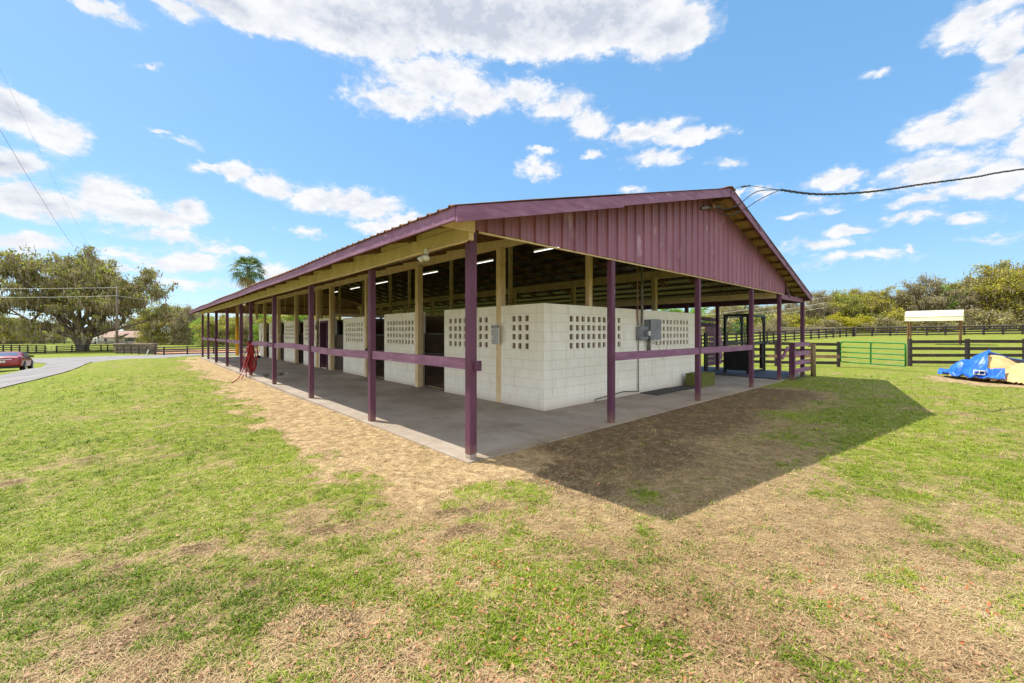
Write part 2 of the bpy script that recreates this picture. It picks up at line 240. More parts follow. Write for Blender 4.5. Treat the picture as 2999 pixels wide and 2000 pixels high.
# ------------------------------------------------------------------ builders
def tag(o, label=None, cat=None, group=None, kind=None):
    if label: o['label'] = label
    if cat: o['category'] = cat
    if group: o['group'] = group
    if kind: o['kind'] = kind
    return o
def empty(name, loc, label=None, cat=None, group=None, rz=0):
    o = bpy.data.objects.new(name, None); C.objects.link(o); o.location = loc; o.rotation_euler = (0, 0, rz)
    o.empty_display_size = .3
    return tag(o, label, cat, group)
class MB:
    def __init__(s): s.v = []; s.f = []; s.uv = None
    def box(s, x0, x1, y0, y1, z0, z1):
        b = len(s.v)
        s.v += [(x0, y0, z0), (x1, y0, z0), (x1, y1, z0), (x0, y1, z0), (x0, y0, z1), (x1, y0, z1), (x1, y1, z1), (x0, y1, z1)]
        s.f += [[b+i for i in q] for q in ((0, 3, 2, 1), (4, 5, 6, 7), (0, 1, 5, 4), (1, 2, 6, 5), (2, 3, 7, 6), (3, 0, 4, 7))]
        return s
    def bar(s, p, q, w, h, up=(0, 0, 1)):     # rectangular bar from p to q, w across, h along up
        p, q = Vector(p), Vector(q); d = (q-p).normalized(); u = Vector(up); side = d.cross(u)
        if side.length < 1e-4: side = d.cross(Vector((1, 0, 0)))
        side.normalize(); u = side.cross(d).normalized(); b = len(s.v)
        for c in (p, q):
            for a, e in ((-1, -1), (1, -1), (1, 1), (-1, 1)): s.v.append(tuple(c+side*a*w/2+u*e*h/2))
        s.f += [[b+i for i in x] for x in ((3, 2, 1, 0), (4, 5, 6, 7), (0, 1, 5, 4), (1, 2, 6, 5), (2, 3, 7, 6), (3, 0, 4, 7))]
        return s
    def tube(s, pts, r, n=8, cap=True):
        pts = [Vector(p) for p in pts]; rr = r if hasattr(r, '__len__') else [r]*len(pts); b = len(s.v); prev = None
        for i, p in enumerate(pts):
            d = (pts[min(i+1, len(pts)-1)]-pts[max(i-1, 0)])
            d = d.normalized() if d.length > 1e-9 else Vector((0, 0, 1))
            if prev is None: a = d.orthogonal().normalized()
            else:
                a = prev-d*prev.dot(d); a = a.normalized() if a.length > 1e-6 else d.orthogonal().normalized()
            prev = a; c = d.cross(a)
            for k in range(n):
                t = 2*math.pi*k/n; s.v.append(tuple(p+(a*math.cos(t)+c*math.sin(t))*rr[i]))
        for i in range(len(pts)-1):
            for k in range(n):
                k2 = (k+1) % n; s.f.append([b+i*n+k, b+i*n+k2, b+(i+1)*n+k2, b+(i+1)*n+k])
        if cap: s.f.append([b+k for k in range(n)][::-1]); s.f.append([b+(len(pts)-1)*n+k for k in range(n)])
        return s
    def poly(s, pts): b = len(s.v); s.v += [tuple(p) for p in pts]; s.f.append(list(range(b, b+len(pts)))); return s
    def prism(s, pts, d):       # polygon extruded by vector d
        b = len(s.v); n = len(pts); d = Vector(d); s.v += [tuple(p) for p in pts]+[tuple(Vector(p)+d) for p in pts]
        s.f.append([b+i for i in range(n)][::-1]); s.f.append([b+n+i for i in range(n)])
        for i in range(n): j = (i+1) % n; s.f.append([b+i, b+j, b+n+j, b+n+i])
        return s
    def build(s, name, m, parent=None, smooth=False, bevel=0, world=True, uvs=None):
        me = bpy.data.meshes.new(name)
        v = s.v
        if parent is not None and world:
            mw = Matrix.Translation(parent.location) @ parent.rotation_euler.to_matrix().to_4x4()
            p2 = parent.parent
            if p2: mw = Matrix.Translation(p2.location) @ p2.rotation_euler.to_matrix().to_4x4() @ mw
            mi = mw.inverted(); v = [tuple(mi @ Vector(a)) for a in v]
        me.from_pydata(v, [], s.f)
        if s.uv:
            l = me.uv_layers.new(name='UVMap'); flat = [c for u in s.uv for c in u]; l.data.foreach_set('uv', flat)
        me.materials.append(MT[m] if isinstance(m, str) else m)
        if smooth: me.polygons.foreach_set('use_smooth', [True]*len(me.polygons))
        me.update()
        o = bpy.data.objects.new(name, me); C.objects.link(o)
        if parent is not None: o.parent = parent
        if bevel:
            md = o.modifiers.new('bevel', 'BEVEL'); md.width = bevel; md.segments = 1; md.limit_method = 'ANGLE'
        return o
def fast_mesh(name, V, nper, m, parent=None, link=True):
    """V: (N*nper,3) array, faces = consecutive groups of nper vertices"""
    V = np.asarray(V, np.float32); n = len(V); nf = n//nper
    me = bpy.data.meshes.new(name); me.vertices.add(n); me.vertices.foreach_set('co', V.ravel())
    me.loops.add(n); me.loops.foreach_set('vertex_index', np.arange(n, dtype=np.int32))
    me.polygons.add(nf); me.polygons.foreach_set('loop_start', np.arange(0, n, nper, dtype=np.int32))
    try: me.polygons.foreach_set('loop_total', np.full(nf, nper, np.int32))
    except Exception: pass
    me.materials.append(MT[m]); me.update(calc_edges=True)
    if not link: return me
    o = bpy.data.objects.new(name, me); C.objects.link(o)
    if parent is not None: o.parent = parent
    return o
def clone(o, parent=None):
    c = o.copy(); C.objects.link(c); c.parent = parent
    for ch in o.children: clone(ch, c)
    return c
# ------------------------------------------------------------------ terrain height
_Fx = [0, 2, 4, 8, 12.6, 25, 47, 92, 200, 400, 2500]; _Fy = [0, .1, .35, .8, 1.15, 1.6, 1.95, 2.7, 3.1, 3.3, 3.3]
_Gx = [13, 24, 35, 57, 90, 130, 300, 2500]; _Gy = [0, -.15, 0, .4, 1.1, 2.1, 3, 3]
def hz(X, Y):
    X = np.asarray(X, float); Y = np.asarray(Y, float)
    d = np.hypot(np.maximum(-2.5-X, 0), np.maximum(Y-31, 0))
    wt = np.clip((40-X)/25, 0, 1); wt = wt*wt*(3-2*wt)
    return -np.interp(d, _Fx, _Fy)*wt+np.interp(X, _Gx, _Gy)
def vnoise(X, Y, s, seed=0):
    X = np.asarray(X)*s+seed*17.3; Y = np.asarray(Y)*s+seed*9.1
    xi = np.floor(X).astype(int); yi = np.floor(Y).astype(int); fx = X-xi; fy = Y-yi
    h = lambda a, b: (((a*374761393+b*668265263+seed*974711) ^ ((a*374761393+b*668265263) >> 13))*1274126177 & 0x7fffffff) % 10007/10007.
    u = fx*fx*(3-2*fx); v = fy*fy*(3-2*fy)
    return (h(xi, yi)*(1-u)+h(xi+1, yi)*u)*(1-v)+(h(xi, yi+1)*(1-u)+h(xi+1, yi+1)*u)*v
def fbm(X, Y, s, seed=0, o=4):
    t = 0; a = .5; n = 0
    for i in range(o): t = t+a*vnoise(X, Y, s*2**i, seed+i); n += a; a *= .55
    return t/n

# ------------------------------------------------------------------ ground
rng = np.random.default_rng(7)
ROAD = [(-8.2, 11), (-7.2, 16), (-6.87, 19.3), (-6.1, 22), (-5.5, 25.5), (-5.3, 33), (-4.6, 45), (-1.8, 62), (.3, 71), (4.2, 73.5), (9.7, 73), (30, 64), (60, 50), (64, 62), (30, 78), (12, 86), (5.4, 87.7), (-1.3, 84), (-7.6, 86.3), (-13.6, 83), (-20, 91), (-40, 108), (-50, 100), (-25, 79), (-14.8, 70), (-11.7, 66.7), (-10, 59.9), (-9.85, 55.6), (-8.6, 42), (-7.8, 31.2), (-8.34, 27.7), (-10.5, 21), (-14, 13), (-20, 4), (-17, 0)]
def smooth_poly(P, it=2):
    for _ in range(it):
        Q = []
        for i in range(len(P)):
            a, b_ = np.array(P[i]), np.array(P[(i+1) % len(P)]); Q += [tuple(a*.75+b_*.25), tuple(a*.25+b_*.75)]
        P = Q
    return P
RP = smooth_poly(ROAD)
def inpoly(x, y, P):
    c_ = np.zeros(np.shape(x), bool); n = len(P)
    for i in range(n):
        x0, y0 = P[i]; x1, y1 = P[(i+1) % n]
        with np.errstate(divide='ignore', invalid='ignore'):
            c_ ^= ((y0 > y) != (y1 > y)) & (x < (x1-x0)*(y-y0)/(y1-y0+1e-12)+x0)
    return c_
DIRT = [(-3.3, -1.15, 0.32, 0.13), (-3.4, -1.31, 0.26, 0.09), (-3.13, -1.7, 0.33, 0.08), (-2.04, -0.65, 0.26, 0.14), (-2.47, -1.86, 0.15, 0.16), (-3.36, -0.21, 0.15, 0.07), (-2.84, -0.32, 0.16, 0.07), (-0.97, -1.19, 0.38, 0.16), (-2.35, -2.09, 0.11, 0.13), (-2.29, -2.37, 0.19, 0.11), (-0.84, -3.56, 0.11, 0.06), (-0.05, -4.45, 0.2, 0.12), (-2.73, -1.27, 0.11, 0.05), (-1.25, -1.55, 0.17, 0.11), (-3.49, 0.12, 0.15, 0.07), (-3.65, 3.65, 0.23, 0.13), (-4.21, 3.14, 0.16, 0.1), (-2.79, 2.87, 0.28, 0.13)]
GREEN = [(-0.3, -1.12, 0.46, 0.28), (-2.78, -1.59, 0.47, 0.13), (-2.37, -1.41, 0.45, 0.22), (-0.83, -2.59, 0.36, 0.21), (-1.31, -2.61, 0.19, 0.2), (0.78, -1.06, 0.34, 0.18), (1.05, -1.47, 0.37, 0.25), (0.62, -2.08, 0.21, 0.13), (6.71, -2.08, 1.24, 0.98), (6.73, -3.17, 0.93, 0.72), (4.26, -2.42, 0.32, 0.25), (3.18, -3.4, 0.37, 0.28), (1.91, -3.26, 0.21, 0.11), (4.63, -4.37, 0.56, 0.83), (2.61, -4.01, 0.41, 0.26), (-0.84, -3.53, 0.18, 0.12), (-0.1, -3.79, 0.12, 0.06), (-1.8, -2.33, 0.28, 0.15), (-1.14, -3.25, 0.27, 0.14), (-1.72, -2.69, 0.16, 0.15), (-1.0, -0.08, 0.46, 0.32), (1.91, -4.09, 0.18, 0.12), (2.52, -4.46, 0.25, 0.14), (0.53, -4.04, 0.13, 0.15), (-0.14, -3.17, 0.14, 0.09), (-1.9, -1.26, 0.39, 0.25)]
DRY = [(0.69, -2.8, 1.08, 0.64), (0.45, -3.39, 0.91, 0.45), (1.74, -2.57, 0.76, 0.54), (-0.63, -2.99, 0.45, 0.22), (0.01, -4.01, 0.59, 0.35), (-1.76, -1.38, 0.26, 0.2), (-0.45, -1.95, 0.36, 0.2), (0.81, -3.84, 0.5, 0.19), (-1.6, -1.84, 0.29, 0.17)]
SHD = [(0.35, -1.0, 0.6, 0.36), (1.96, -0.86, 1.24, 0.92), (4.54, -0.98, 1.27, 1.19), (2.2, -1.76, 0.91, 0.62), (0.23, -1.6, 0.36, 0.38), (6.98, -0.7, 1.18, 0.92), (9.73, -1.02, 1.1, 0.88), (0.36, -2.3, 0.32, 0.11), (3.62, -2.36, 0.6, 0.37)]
SY, CYW = math.sin(YAW), math.cos(YAW)
def sstep(a, b, x): t = np.clip((x-a)/(b-a), 0, 1); return t*t*(3-2*t)
def blobs(L, X, Y):
    t = np.zeros_like(X)
    wx = (fbm(X, Y, 3.1, 41)-.5)*.55; wy = (fbm(X, Y, 3.1, 57)-.5)*.45; X = X+wx; Y = Y+wy
    for x, y, ra, rb in L:
        dx, dy = X-x, Y-y; u = dx*CYW-dy*SY; v = dx*SY+dy*CYW
        t = np.maximum(t, np.exp(-((u/ra)**2+(v/rb)**2)*.7))
    return t
def masks(X, Y):
    n1 = fbm(X, Y, .7, 3); n2 = fbm(X, Y, 2.6, 11); n3 = fbm(X, Y, .18, 23)
    dep = (X-CX)*SY+(Y-CY)*CYW; lat = (X-CX)*CYW-(Y-CY)*SY
    Wd = np.interp(Y, [-1, 2, 11, 27, 33], [.95, 1.2, 1.05, .7, .2])
    ds = np.hypot(np.maximum(-.05-X, 0), np.maximum(-.1-Y, 0)*1.5)
    S = sstep(.45, -.1, ds-Wd+(n2-.5)*1.7+(n1-.5)*.8+(fbm(X, Y, 7, 77)-.5)*.7)*sstep(1.6, .2, X)*sstep(33, 30, Y)
    PA = YAW+.855; PX = (X-CX)*math.sin(PA)+(Y-CY)*math.cos(PA)-22.4; PY = (X-CX)*math.cos(PA)-(Y-CY)*math.sin(PA); S = np.maximum(S, sstep(1.35, .9, np.hypot(PX/2.2, np.minimum(PY-.6, 0)/1.9)+(n2-.5)*.6)*sstep(6, 4, PY))
    front = sstep(11.5, 9.5, X)*sstep(-.4, .6, X)*sstep(-2.5, -1.0, Y+(n1-.5)*1.2)*sstep(.6, 0, Y)
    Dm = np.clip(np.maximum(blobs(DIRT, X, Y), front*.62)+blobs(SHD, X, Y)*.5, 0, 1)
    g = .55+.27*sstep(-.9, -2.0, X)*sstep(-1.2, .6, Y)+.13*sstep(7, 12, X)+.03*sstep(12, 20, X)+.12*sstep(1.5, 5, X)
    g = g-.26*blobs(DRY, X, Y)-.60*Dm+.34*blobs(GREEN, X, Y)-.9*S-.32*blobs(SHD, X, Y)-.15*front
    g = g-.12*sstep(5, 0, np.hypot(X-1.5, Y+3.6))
    n4 = fbm(X, Y, 7, 61); g = g+(n2-.5)*.8+(n1-.5)*.5+(n4-.5)*1.0
    g = np.where(dep > 25, np.maximum(g, np.where(X > 12, .60, .74)+(n3-.5)*1.0+(n1-.5)*.5), g)
    A = sstep(72, 76, dep)*sstep(105, 101, dep)*sstep(-.885, -.865, lat/np.maximum(dep, 1))*sstep(30, 20, X)
    A = np.maximum(A, .8*sstep(.5, .2, np.abs(dep-33.2+lat*.02)/1.3)*sstep(14, 17, lat)*sstep(40, 30, lat)*0)
    return np.clip(g, 0, 1), np.clip(S, 0, 1), np.clip(Dm, 0, 1), np.clip(A, 0, 1)
NG = 640
tt = np.linspace(-1, 1, NG); ax = np.sinh(tt*6.9)*1.35
gx, gy = np.meshgrid(CX+2.0+ax, CY+3.5+ax, indexing='ij')
def gz(X, Y):
    z = hz(X, Y)-.02-.05*sstep(2, 9, Y)*sstep(-4, -1, X)*(X < 1)
    near = sstep(40, 12, np.hypot(X-CX, Y-CY))
    z = z+(fbm(X, Y, 1.1, 5)-.5)*.05*near*sstep(.2, 1.2, np.maximum(np.maximum(-.1-X, -.1-Y), 0)+np.maximum(X-17, 0)+np.maximum(Y-30, 0))
    ins = (X > -.02) & (X < 16.6) & (Y > -.02) & (Y < 29.5)
    return np.where(ins, -.09, z)
Z = gz(gx, gy)
V = np.stack([gx, gy, Z], -1).reshape(-1, 3)
me = bpy.data.meshes.new('ground'); ii = np.arange(NG*NG).reshape(NG, NG)
F = np.stack([ii[:-1, :-1], ii[1:, :-1], ii[1:, 1:], ii[:-1, 1:]], -1).reshape(-1, 4)
me.vertices.add(len(V)); me.vertices.foreach_set('co', V.astype(np.float32).ravel())
me.loops.add(F.size); me.loops.foreach_set('vertex_index', F.astype(np.int32).ravel())
me.polygons.add(len(F)); me.polygons.foreach_set('loop_start', np.arange(0, F.size, 4, dtype=np.int32))
me.polygons.foreach_set('use_smooth', np.ones(len(F), bool)); me.update(calc_edges=True)
g_, S_, D_, A_ = masks(gx.ravel(), gy.ravel())
ca = me.color_attributes.new('cover', 'FLOAT_COLOR', 'POINT')
ca.data.foreach_set('color', np.stack([g_, S_, D_, A_], -1).astype(np.float32).ravel())
m = bpy.data.materials.new('mixed_turf'); m.use_nodes = True; t = NT(m.node_tree); b = m.node_tree.nodes['Principled BSDF']
b.inputs['Roughness'].default_value = .95; b.inputs['Specular IOR Level'].default_value = .1
at_ = t.n('ShaderNodeAttribute', attribute_name='cover'); sp = t.n('ShaderNodeSeparateColor'); t.l(at_.outputs['Color'], sp.inputs[0])
pos = t.n('ShaderNodeTexCoord').outputs['Object']
nA = t.noise(pos, 26, 6, .7).outputs[0]; nB = t.noise(pos, 5, 5, .6).outputs[0]; nC = t.noise(pos, 95, 3, .6).outputs[0]; nD = t.noise(pos, .35, 4, .6).outputs[0]
soil = t.mix(t.mr(nC, .3, .7), lin(84, 64, 48), lin(152, 126, 98))
soil = t.mix(t.mr(nB, .45, .7), soil, lin(176, 152, 122))
dry = t.mix(t.mr(nC, .3, .7), lin(98, 76, 48), lin(226, 196, 144)); dry = t.mix(t.mr(nA, .35, .7), dry, lin(172, 144, 98))
grn = t.mix(t.mr(nC, .25, .75), lin(58, 80, 12), lin(158, 172, 48)); grn = t.mix(t.mr(nD, .4, .65), grn, lin(124, 138, 44)); grn = t.mix(t.mr(nB, .55, .75, 0, .6), grn, lin(152, 146, 82))
strw = t.mix(t.mr(nC, .3, .7), lin(128, 100, 68), lin(234, 206, 160)); strw = t.mix(t.mr(nB, .42, .66, 0, .75), strw, lin(140, 110, 80)); strw = t.mix(t.mr(t.noise(pos, 11, 6, .7).outputs[0], .52, .66, 0, .7), strw, lin(238, 212, 168)); strw = t.mix(t.mr(nA, .5, .75), strw, lin(140, 104, 66))
gsel = t.mr(t.m('ADD', sp.outputs[0], t.m('MULTIPLY', t.m('SUBTRACT', nA, .5), 2.6)), .30, .74)
col = t.mix(.5, soil, dry)
col = t.mix(t.mr(t.m('ADD', sp.outputs[2], t.m('MULTIPLY', t.m('SUBTRACT', nA, .5), .6)), .45, .7), col, soil)
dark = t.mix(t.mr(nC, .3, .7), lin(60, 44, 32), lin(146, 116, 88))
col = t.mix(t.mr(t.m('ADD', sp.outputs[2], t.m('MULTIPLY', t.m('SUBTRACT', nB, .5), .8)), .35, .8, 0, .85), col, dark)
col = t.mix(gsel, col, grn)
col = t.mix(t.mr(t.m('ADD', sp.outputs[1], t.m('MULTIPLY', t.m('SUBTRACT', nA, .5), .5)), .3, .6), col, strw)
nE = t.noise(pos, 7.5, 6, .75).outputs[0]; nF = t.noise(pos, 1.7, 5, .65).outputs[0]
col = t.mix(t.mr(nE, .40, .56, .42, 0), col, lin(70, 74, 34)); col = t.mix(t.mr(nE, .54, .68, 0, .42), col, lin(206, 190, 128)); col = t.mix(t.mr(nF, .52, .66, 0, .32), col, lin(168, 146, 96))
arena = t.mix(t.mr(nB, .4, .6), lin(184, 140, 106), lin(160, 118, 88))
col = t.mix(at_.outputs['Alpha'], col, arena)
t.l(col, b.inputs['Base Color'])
bp = t.n('ShaderNodeBump'); bp.inputs['Strength'].default_value = .9; bp.inputs['Distance'].default_value = .03
t.l(t.m('ADD', t.m('MULTIPLY', nA, 1.0), t.m('MULTIPLY', nC, .5)), bp.inputs['Height']); t.l(bp.outputs[0], b.inputs['Normal'])
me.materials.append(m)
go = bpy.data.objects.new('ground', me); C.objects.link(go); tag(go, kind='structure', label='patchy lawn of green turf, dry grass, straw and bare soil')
# blades, straw and leaves
def scatter(n, zmin, zmax, latmax=1.75, p=1.0):
    v = rng.uniform((1/zmax)**p, (1/zmin)**p, n); dep = v**(-1/p); lat = rng.uniform(-latmax, latmax, n)*dep
    X = CX+dep*SY+lat*CYW; Y = CY+dep*CYW-lat*SY
    return X, Y, dep
def outside(X, Y): return ~((X > -.10) & (X < 16.7) & (Y > -.10) & (Y < 29.7)) & ~inpoly(X, Y, RP)
def strips(X, Y, Zb, ln, wd, tilt, azm, bend, s0=0):
    """flat blades of 2 quads: base -> mid -> tip"""
    n = len(X); dx = np.cos(azm); dy = np.sin(azm); sx = -dy; sy = dx
    out_ = np.empty((n, 8, 3), np.float32)
    h1 = ln*.55; c1 = np.cos(tilt); s1 = np.sin(tilt); t2 = tilt-bend; c2 = np.cos(t2); s2 = np.sin(t2)
    p0 = np.stack([X, Y, Zb], -1); p1 = p0+np.stack([dx*h1*c1, dy*h1*c1, h1*s1], -1)
    p2 = p1+np.stack([dx*(ln-h1)*c2, dy*(ln-h1)*c2, (ln-h1)*s2], -1)
    sd_ = np.stack([sx, sy, np.zeros(n)], -1)*(wd[:, None]/2)
    out_[:, 0] = p0-sd_*.7; out_[:, 1] = p0+sd_*.7; out_[:, 2] = p1+sd_; out_[:, 3] = p1-sd_
    out_[:, 4] = p1-sd_; out_[:, 5] = p1+sd_; out_[:, 6] = p2+sd_*.15; out_[:, 7] = p2-sd_*.15
    return out_.reshape(-1, 3)
def blades(nc, per, zmin, zmax):
    X, Y, dep = scatter(nc, zmin, zmax)
    g, S, Dm, A = masks(X, Y); dens = fbm(X, Y, 9, 31)
    keep = outside(X, Y) & (rng.random(nc) < sstep(.25, .85, g+(dens-.5)*1.6)) & (A < .5)
    X, Y, dep = X[keep], Y[keep], dep[keep]
    X = np.repeat(X, per); Y = np.repeat(Y, per); dep = np.repeat(dep, per); n = len(X)
    sc_ = 1+np.maximum(dep-3, 0)*.16
    X = X+rng.normal(0, .018, n)*sc_; Y = Y+rng.normal(0, .018, n)*sc_
    ln = rng.uniform(.022, .058, n)*np.minimum(sc_, 2.2)*.9; wd = rng.uniform(.0028, .0058, n)*sc_
    return strips(X, Y, gz(X, Y)-.003, ln, wd, rng.uniform(.1, 1.15, n), rng.uniform(0, 6.283, n), rng.uniform(.1, .9, n))
GB = blades(78000, 6, 1.35, 17)
def tufts(nc, per, zmin, zmax):
    X, Y, dep = scatter(nc, zmin, zmax); g, S, Dm, A = masks(X, Y); k = outside(X, Y) & (rng.random(nc) < sstep(.45, 1.0, g+(fbm(X, Y, 4, 71)-.5)*.8)) & (S < .3); X, Y, dep = X[k], Y[k], dep[k]
    X = np.repeat(X, per); Y = np.repeat(Y, per); dep = np.repeat(dep, per); n = len(X); sc_ = 1+np.maximum(dep-4, 0)*.06; a = rng.uniform(0, 6.283, n); q = np.abs(rng.normal(0, .016, n))*sc_
    return strips(X+np.cos(a)*q, Y+np.sin(a)*q, gz(X, Y)-.003, rng.uniform(.028, .066, n)*sc_, rng.uniform(.003, .006, n)*sc_, rng.uniform(.4, 1.25, n), a, rng.uniform(.3, 1.1, n))
GB = np.concatenate([GB, tufts(7000, 20, 1.35, 16)])
def straws(n, zmin, zmax):
    X, Y, dep = scatter(n, zmin, zmax)
    g, S, Dm, A = masks(X, Y)
    pr = np.clip(.40*sstep(.85, .3, g)+S*.9+.30-.35*Dm+.25*blobs(DRY, X, Y), 0, 1)
    keep = outside(X, Y) & (rng.random(n) < pr)
    X, Y, dep, S = X[keep], Y[keep], dep[keep], S[keep]; n = len(X); sc_ = 1+np.maximum(dep-3, 0)*.16
    ln = rng.uniform(.02, .075, n)*np.minimum(sc_, 1.8); wd = rng.uniform(.0012, .0032, n)*sc_
    return strips(X, Y, gz(X, Y)+rng.uniform(0, .012+.014*S, n), ln, wd, rng.uniform(-.05, .35, n), rng.uniform(0, 6.283, n), rng.uniform(-.1, .7, n))
fast_mesh('grass', GB, 4, 'grass'); tag(bpy.data.objects['grass'], kind='stuff', label='short broad green grass blades over the near lawn', cat='grass')
fast_mesh('straw', straws(420000, 1.35, 15), 4, 'straw'); tag(bpy.data.objects['straw'], kind='stuff', label='dry straw and dead grass stems strewn on the lawn and beside the slab', cat='straw')
def leaves(n, zmin, zmax):
    X, Y, dep = scatter(n, zmin, zmax, p=1.3)
    k = outside(X, Y) & (rng.random(n) < np.clip(.25+.9*np.exp(-((X+1.0)**2+(Y+3.1)**2)/1.6), 0, 1)*sstep(-4.5, -2.5, X))
    X, Y, dep = X[k], Y[k], dep[k]; n = len(X)
    ln = rng.uniform(.022, .05, n); wd = ln*rng.uniform(.28, .45, n); a = rng.uniform(0, 6.283, n)
    d = np.stack([np.cos(a), np.sin(a), rng.uniform(-.15, .45, n)], -1); s_ = np.stack([-np.sin(a), np.cos(a), rng.uniform(-.5, .5, n)], -1)
    p0 = np.stack([X, Y, gz(X, Y)+rng.uniform(.004, .02, n)], -1); up = np.array([0, 0, 1.])*rng.uniform(-.004, .010, n)[:, None]
    o_ = np.empty((n, 8, 3), np.float32)
    D_ = d*ln[:, None]; W_ = s_*wd[:, None]/2
    o_[:, 0] = p0; o_[:, 1] = p0+D_*.35+W_; o_[:, 2] = p0+D_*.5+up; o_[:, 3] = p0+D_*.35-W_
    o_[:, 4] = p0+D_*.5+up; o_[:, 5] = p0+D_*.35+W_; o_[:, 6] = p0+D_; o_[:, 7] = p0+D_*.35-W_
    return o_.reshape(-1, 3)
fast_mesh('fallen_leaves', leaves(22000, 1.35, 14), 4, 'litter'); tag(bpy.data.objects['fallen_leaves'], kind='stuff', label='curled brown and orange leaves scattered on the near grass', cat='leaves')
n = 9000; X = np.abs(rng.normal(0, .22, n))-.1; Y = rng.uniform(-.05, 28, n)**1.0; dd_ = rng.random(n) < np.clip(4/(Y+3), .1, 1); X = X[dd_]; Y = Y[dd_]; n = len(X)
X2 = rng.uniform(0, 12, 5000); Y2 = np.abs(rng.normal(0, .12, 5000))-.1; X = np.concatenate([X, X2]); Y = np.concatenate([Y, Y2]); n = len(X)
fast_mesh('spilled_straw', strips(X, Y, np.full(n, .002)+rng.uniform(0, .006, n), rng.uniform(.02, .07, n), rng.uniform(.0015, .004, n), rng.uniform(-.03, .12, n), rng.uniform(0, 6.283, n), rng.uniform(0, .2, n)), 4, 'straw'); tag(bpy.data.objects['spilled_straw'], kind='stuff', label='bits of straw blown onto the edge of the concrete slab', cat='straw')
# ------------------------------------------------------------------ slab and road
mb = MB(); mb.box(-.13, 13.1, -.12, 29.65, -.16, 0); mb.box(13.1, 16.4, -.02, 9, -.16, -.004)
o = mb.build('concrete_floor', 'conc'); tag(o, kind='structure', label='worn concrete slab under the barn roof')
# slab joints and stains are in the slab's own material
m = MT['conc']; t = NT(m.node_tree); b = m.node_tree.nodes['Principled BSDF']
src = b.inputs['Base Color'].links[0].from_socket; ob = t.n('ShaderNodeTexCoord').outputs['Object']; sx = t.n('ShaderNodeSeparateXYZ'); t.l(ob, sx.inputs[0])
def joint(sock, period, off): return t.m('LESS_THAN', t.m('ABSOLUTE', t.m('SUBTRACT', t.m('MODULO', t.m('ADD', sock, off), period), period/2)), .008)
j = t.m('MAXIMUM', joint(sx.outputs[1], 3.05, 101.2), joint(sx.outputs[0], 3.05, 100.65))
st1 = t.noise(t.v('MULTIPLY', ob, (1, .45, 1)), 1.1, 9, .72).outputs[0]; st2 = t.noise(ob, 9, 6, .7).outputs[0]
c = t.mix(t.mr(st1, .5, .68, 0, .55), src, lin(112, 92, 74)); c = t.mix(t.mr(st2, .62, .72, 0, .45), c, lin(92, 76, 62))
c = t.mix(t.m('MULTIPLY', j, .6), c, lin(84, 74, 66)); t.l(c, b.inputs['Base Color'])
xs, ys = np.meshgrid(np.arange(-50, 64, .9), np.arange(0, 110, .9)); xs = xs.ravel(); ys = ys.ravel(); k = inpoly(xs, ys, RP)
pts = [Vector(p) for p in RP]+[Vector((a, b_)) for a, b_ in zip(xs[k], ys[k])]
r_ = delaunay_2d_cdt(pts, [], [list(range(len(RP)))], 1, 1e-4)
mb = MB(); mb.v = [(p.x, p.y, float(gz(np.array(p.x), np.array(p.y)))+.035) for p in r_[0]]; mb.f = [list(f) for f in r_[2]]
mb.build('road', 'asphalt', smooth=True)['kind'] = 'structure'

# ------------------------------------------------------------------ barn
barn = empty('barn', (0, 0, 0), 'long open-sided horse barn with purple posts, purple metal gable and white block stalls', 'barn')
XR, EV, SLP, Z0, YF, YB = 7.1, -.62, .2565, 3.02, -.57, 30.3     # ridge x, eave x, slope, eave top z, front and back roof edge
XE, SLR = 15.4, .245
def zr(X): return Z0+SLP*(X-EV) if X <= XR else Z0+SLP*(XR-EV)-SLR*(X-XR)
def yf(X): return YF+(max(X-XR, 0)/(XE-XR))*.17
def part(mb, name, m, **k): return mb.build(name, m, barn, **k)
LP = [0, 3.045, 6.614, 10.325, 13.936, 15.88, 19.46, 23.02, 26.48, 29.39]
for i, y in enumerate(LP):
    mb = MB().box(-.054, .054, y-.054, y+.054, -.06, 2.80)
    if i == 0:
        mb = MB().box(-.056, .056, -.056, .056, .06, 2.80); mb.box(.0, .056, -.056, .056, 2.80, 3.08)
        part(MB().box(-.0555, .0555, -.0555, .0555, -.06, .06), 'post_foot', 'conc', bevel=.01)
    if i == 7: mb.box(-.08, -.056, y-.11, y-.03, -.1, 2.9)
    o = part(mb, 'post', 'purple', bevel=.006)
    o['label'] = 'purple square post, %s' % ('nearest corner post' if i == 0 else 'number %d along the long side' % (i+1))
for i in range(len(LP)-1):
    if i == 4: continue
    a, b_ = LP[i]+.054, LP[i+1]-.054; sag = [0, -.02, .035, .02][i] if i < 4 else 0
    mb = MB(); n = 6; w_ = .02
    for k in range(n):
        y0, y1 = a+(b_-a)*k/n, a+(b_-a)*(k+1)/n; z0 = 1.215+sag*math.sin(math.pi*k/n); z1 = 1.215+sag*math.sin(math.pi*(k+1)/n)
        mb.bar((0, y0, z0), (0, y1, z1), w_*2, .145)
    part(mb, 'rail', 'purple_board')
part(MB().box(-.0, .10, -.095, -.057, 1.13, 1.26), 'rail_bracket', 'purple')
GP = [(3.13, 0), (6.69, 0), (10.31, 0), (13.01, 0)]
for x, y in GP:
    o = part(MB().box(x-.054, x+.054, y-.054, y+.054, -.05, 2.95), 'post', 'purple', bevel=.006)
for a, b_ in ((3.184, 6.636), (6.744, 10.256)): part(MB().bar((a, -.03, 1.19), (b_, -.03, 1.185), .04, .15), 'rail', 'purple_board')
part(MB().box(3.09, 3.13, -.075, -.055, 1.06, 1.2), 'rail_bracket', 'purple')
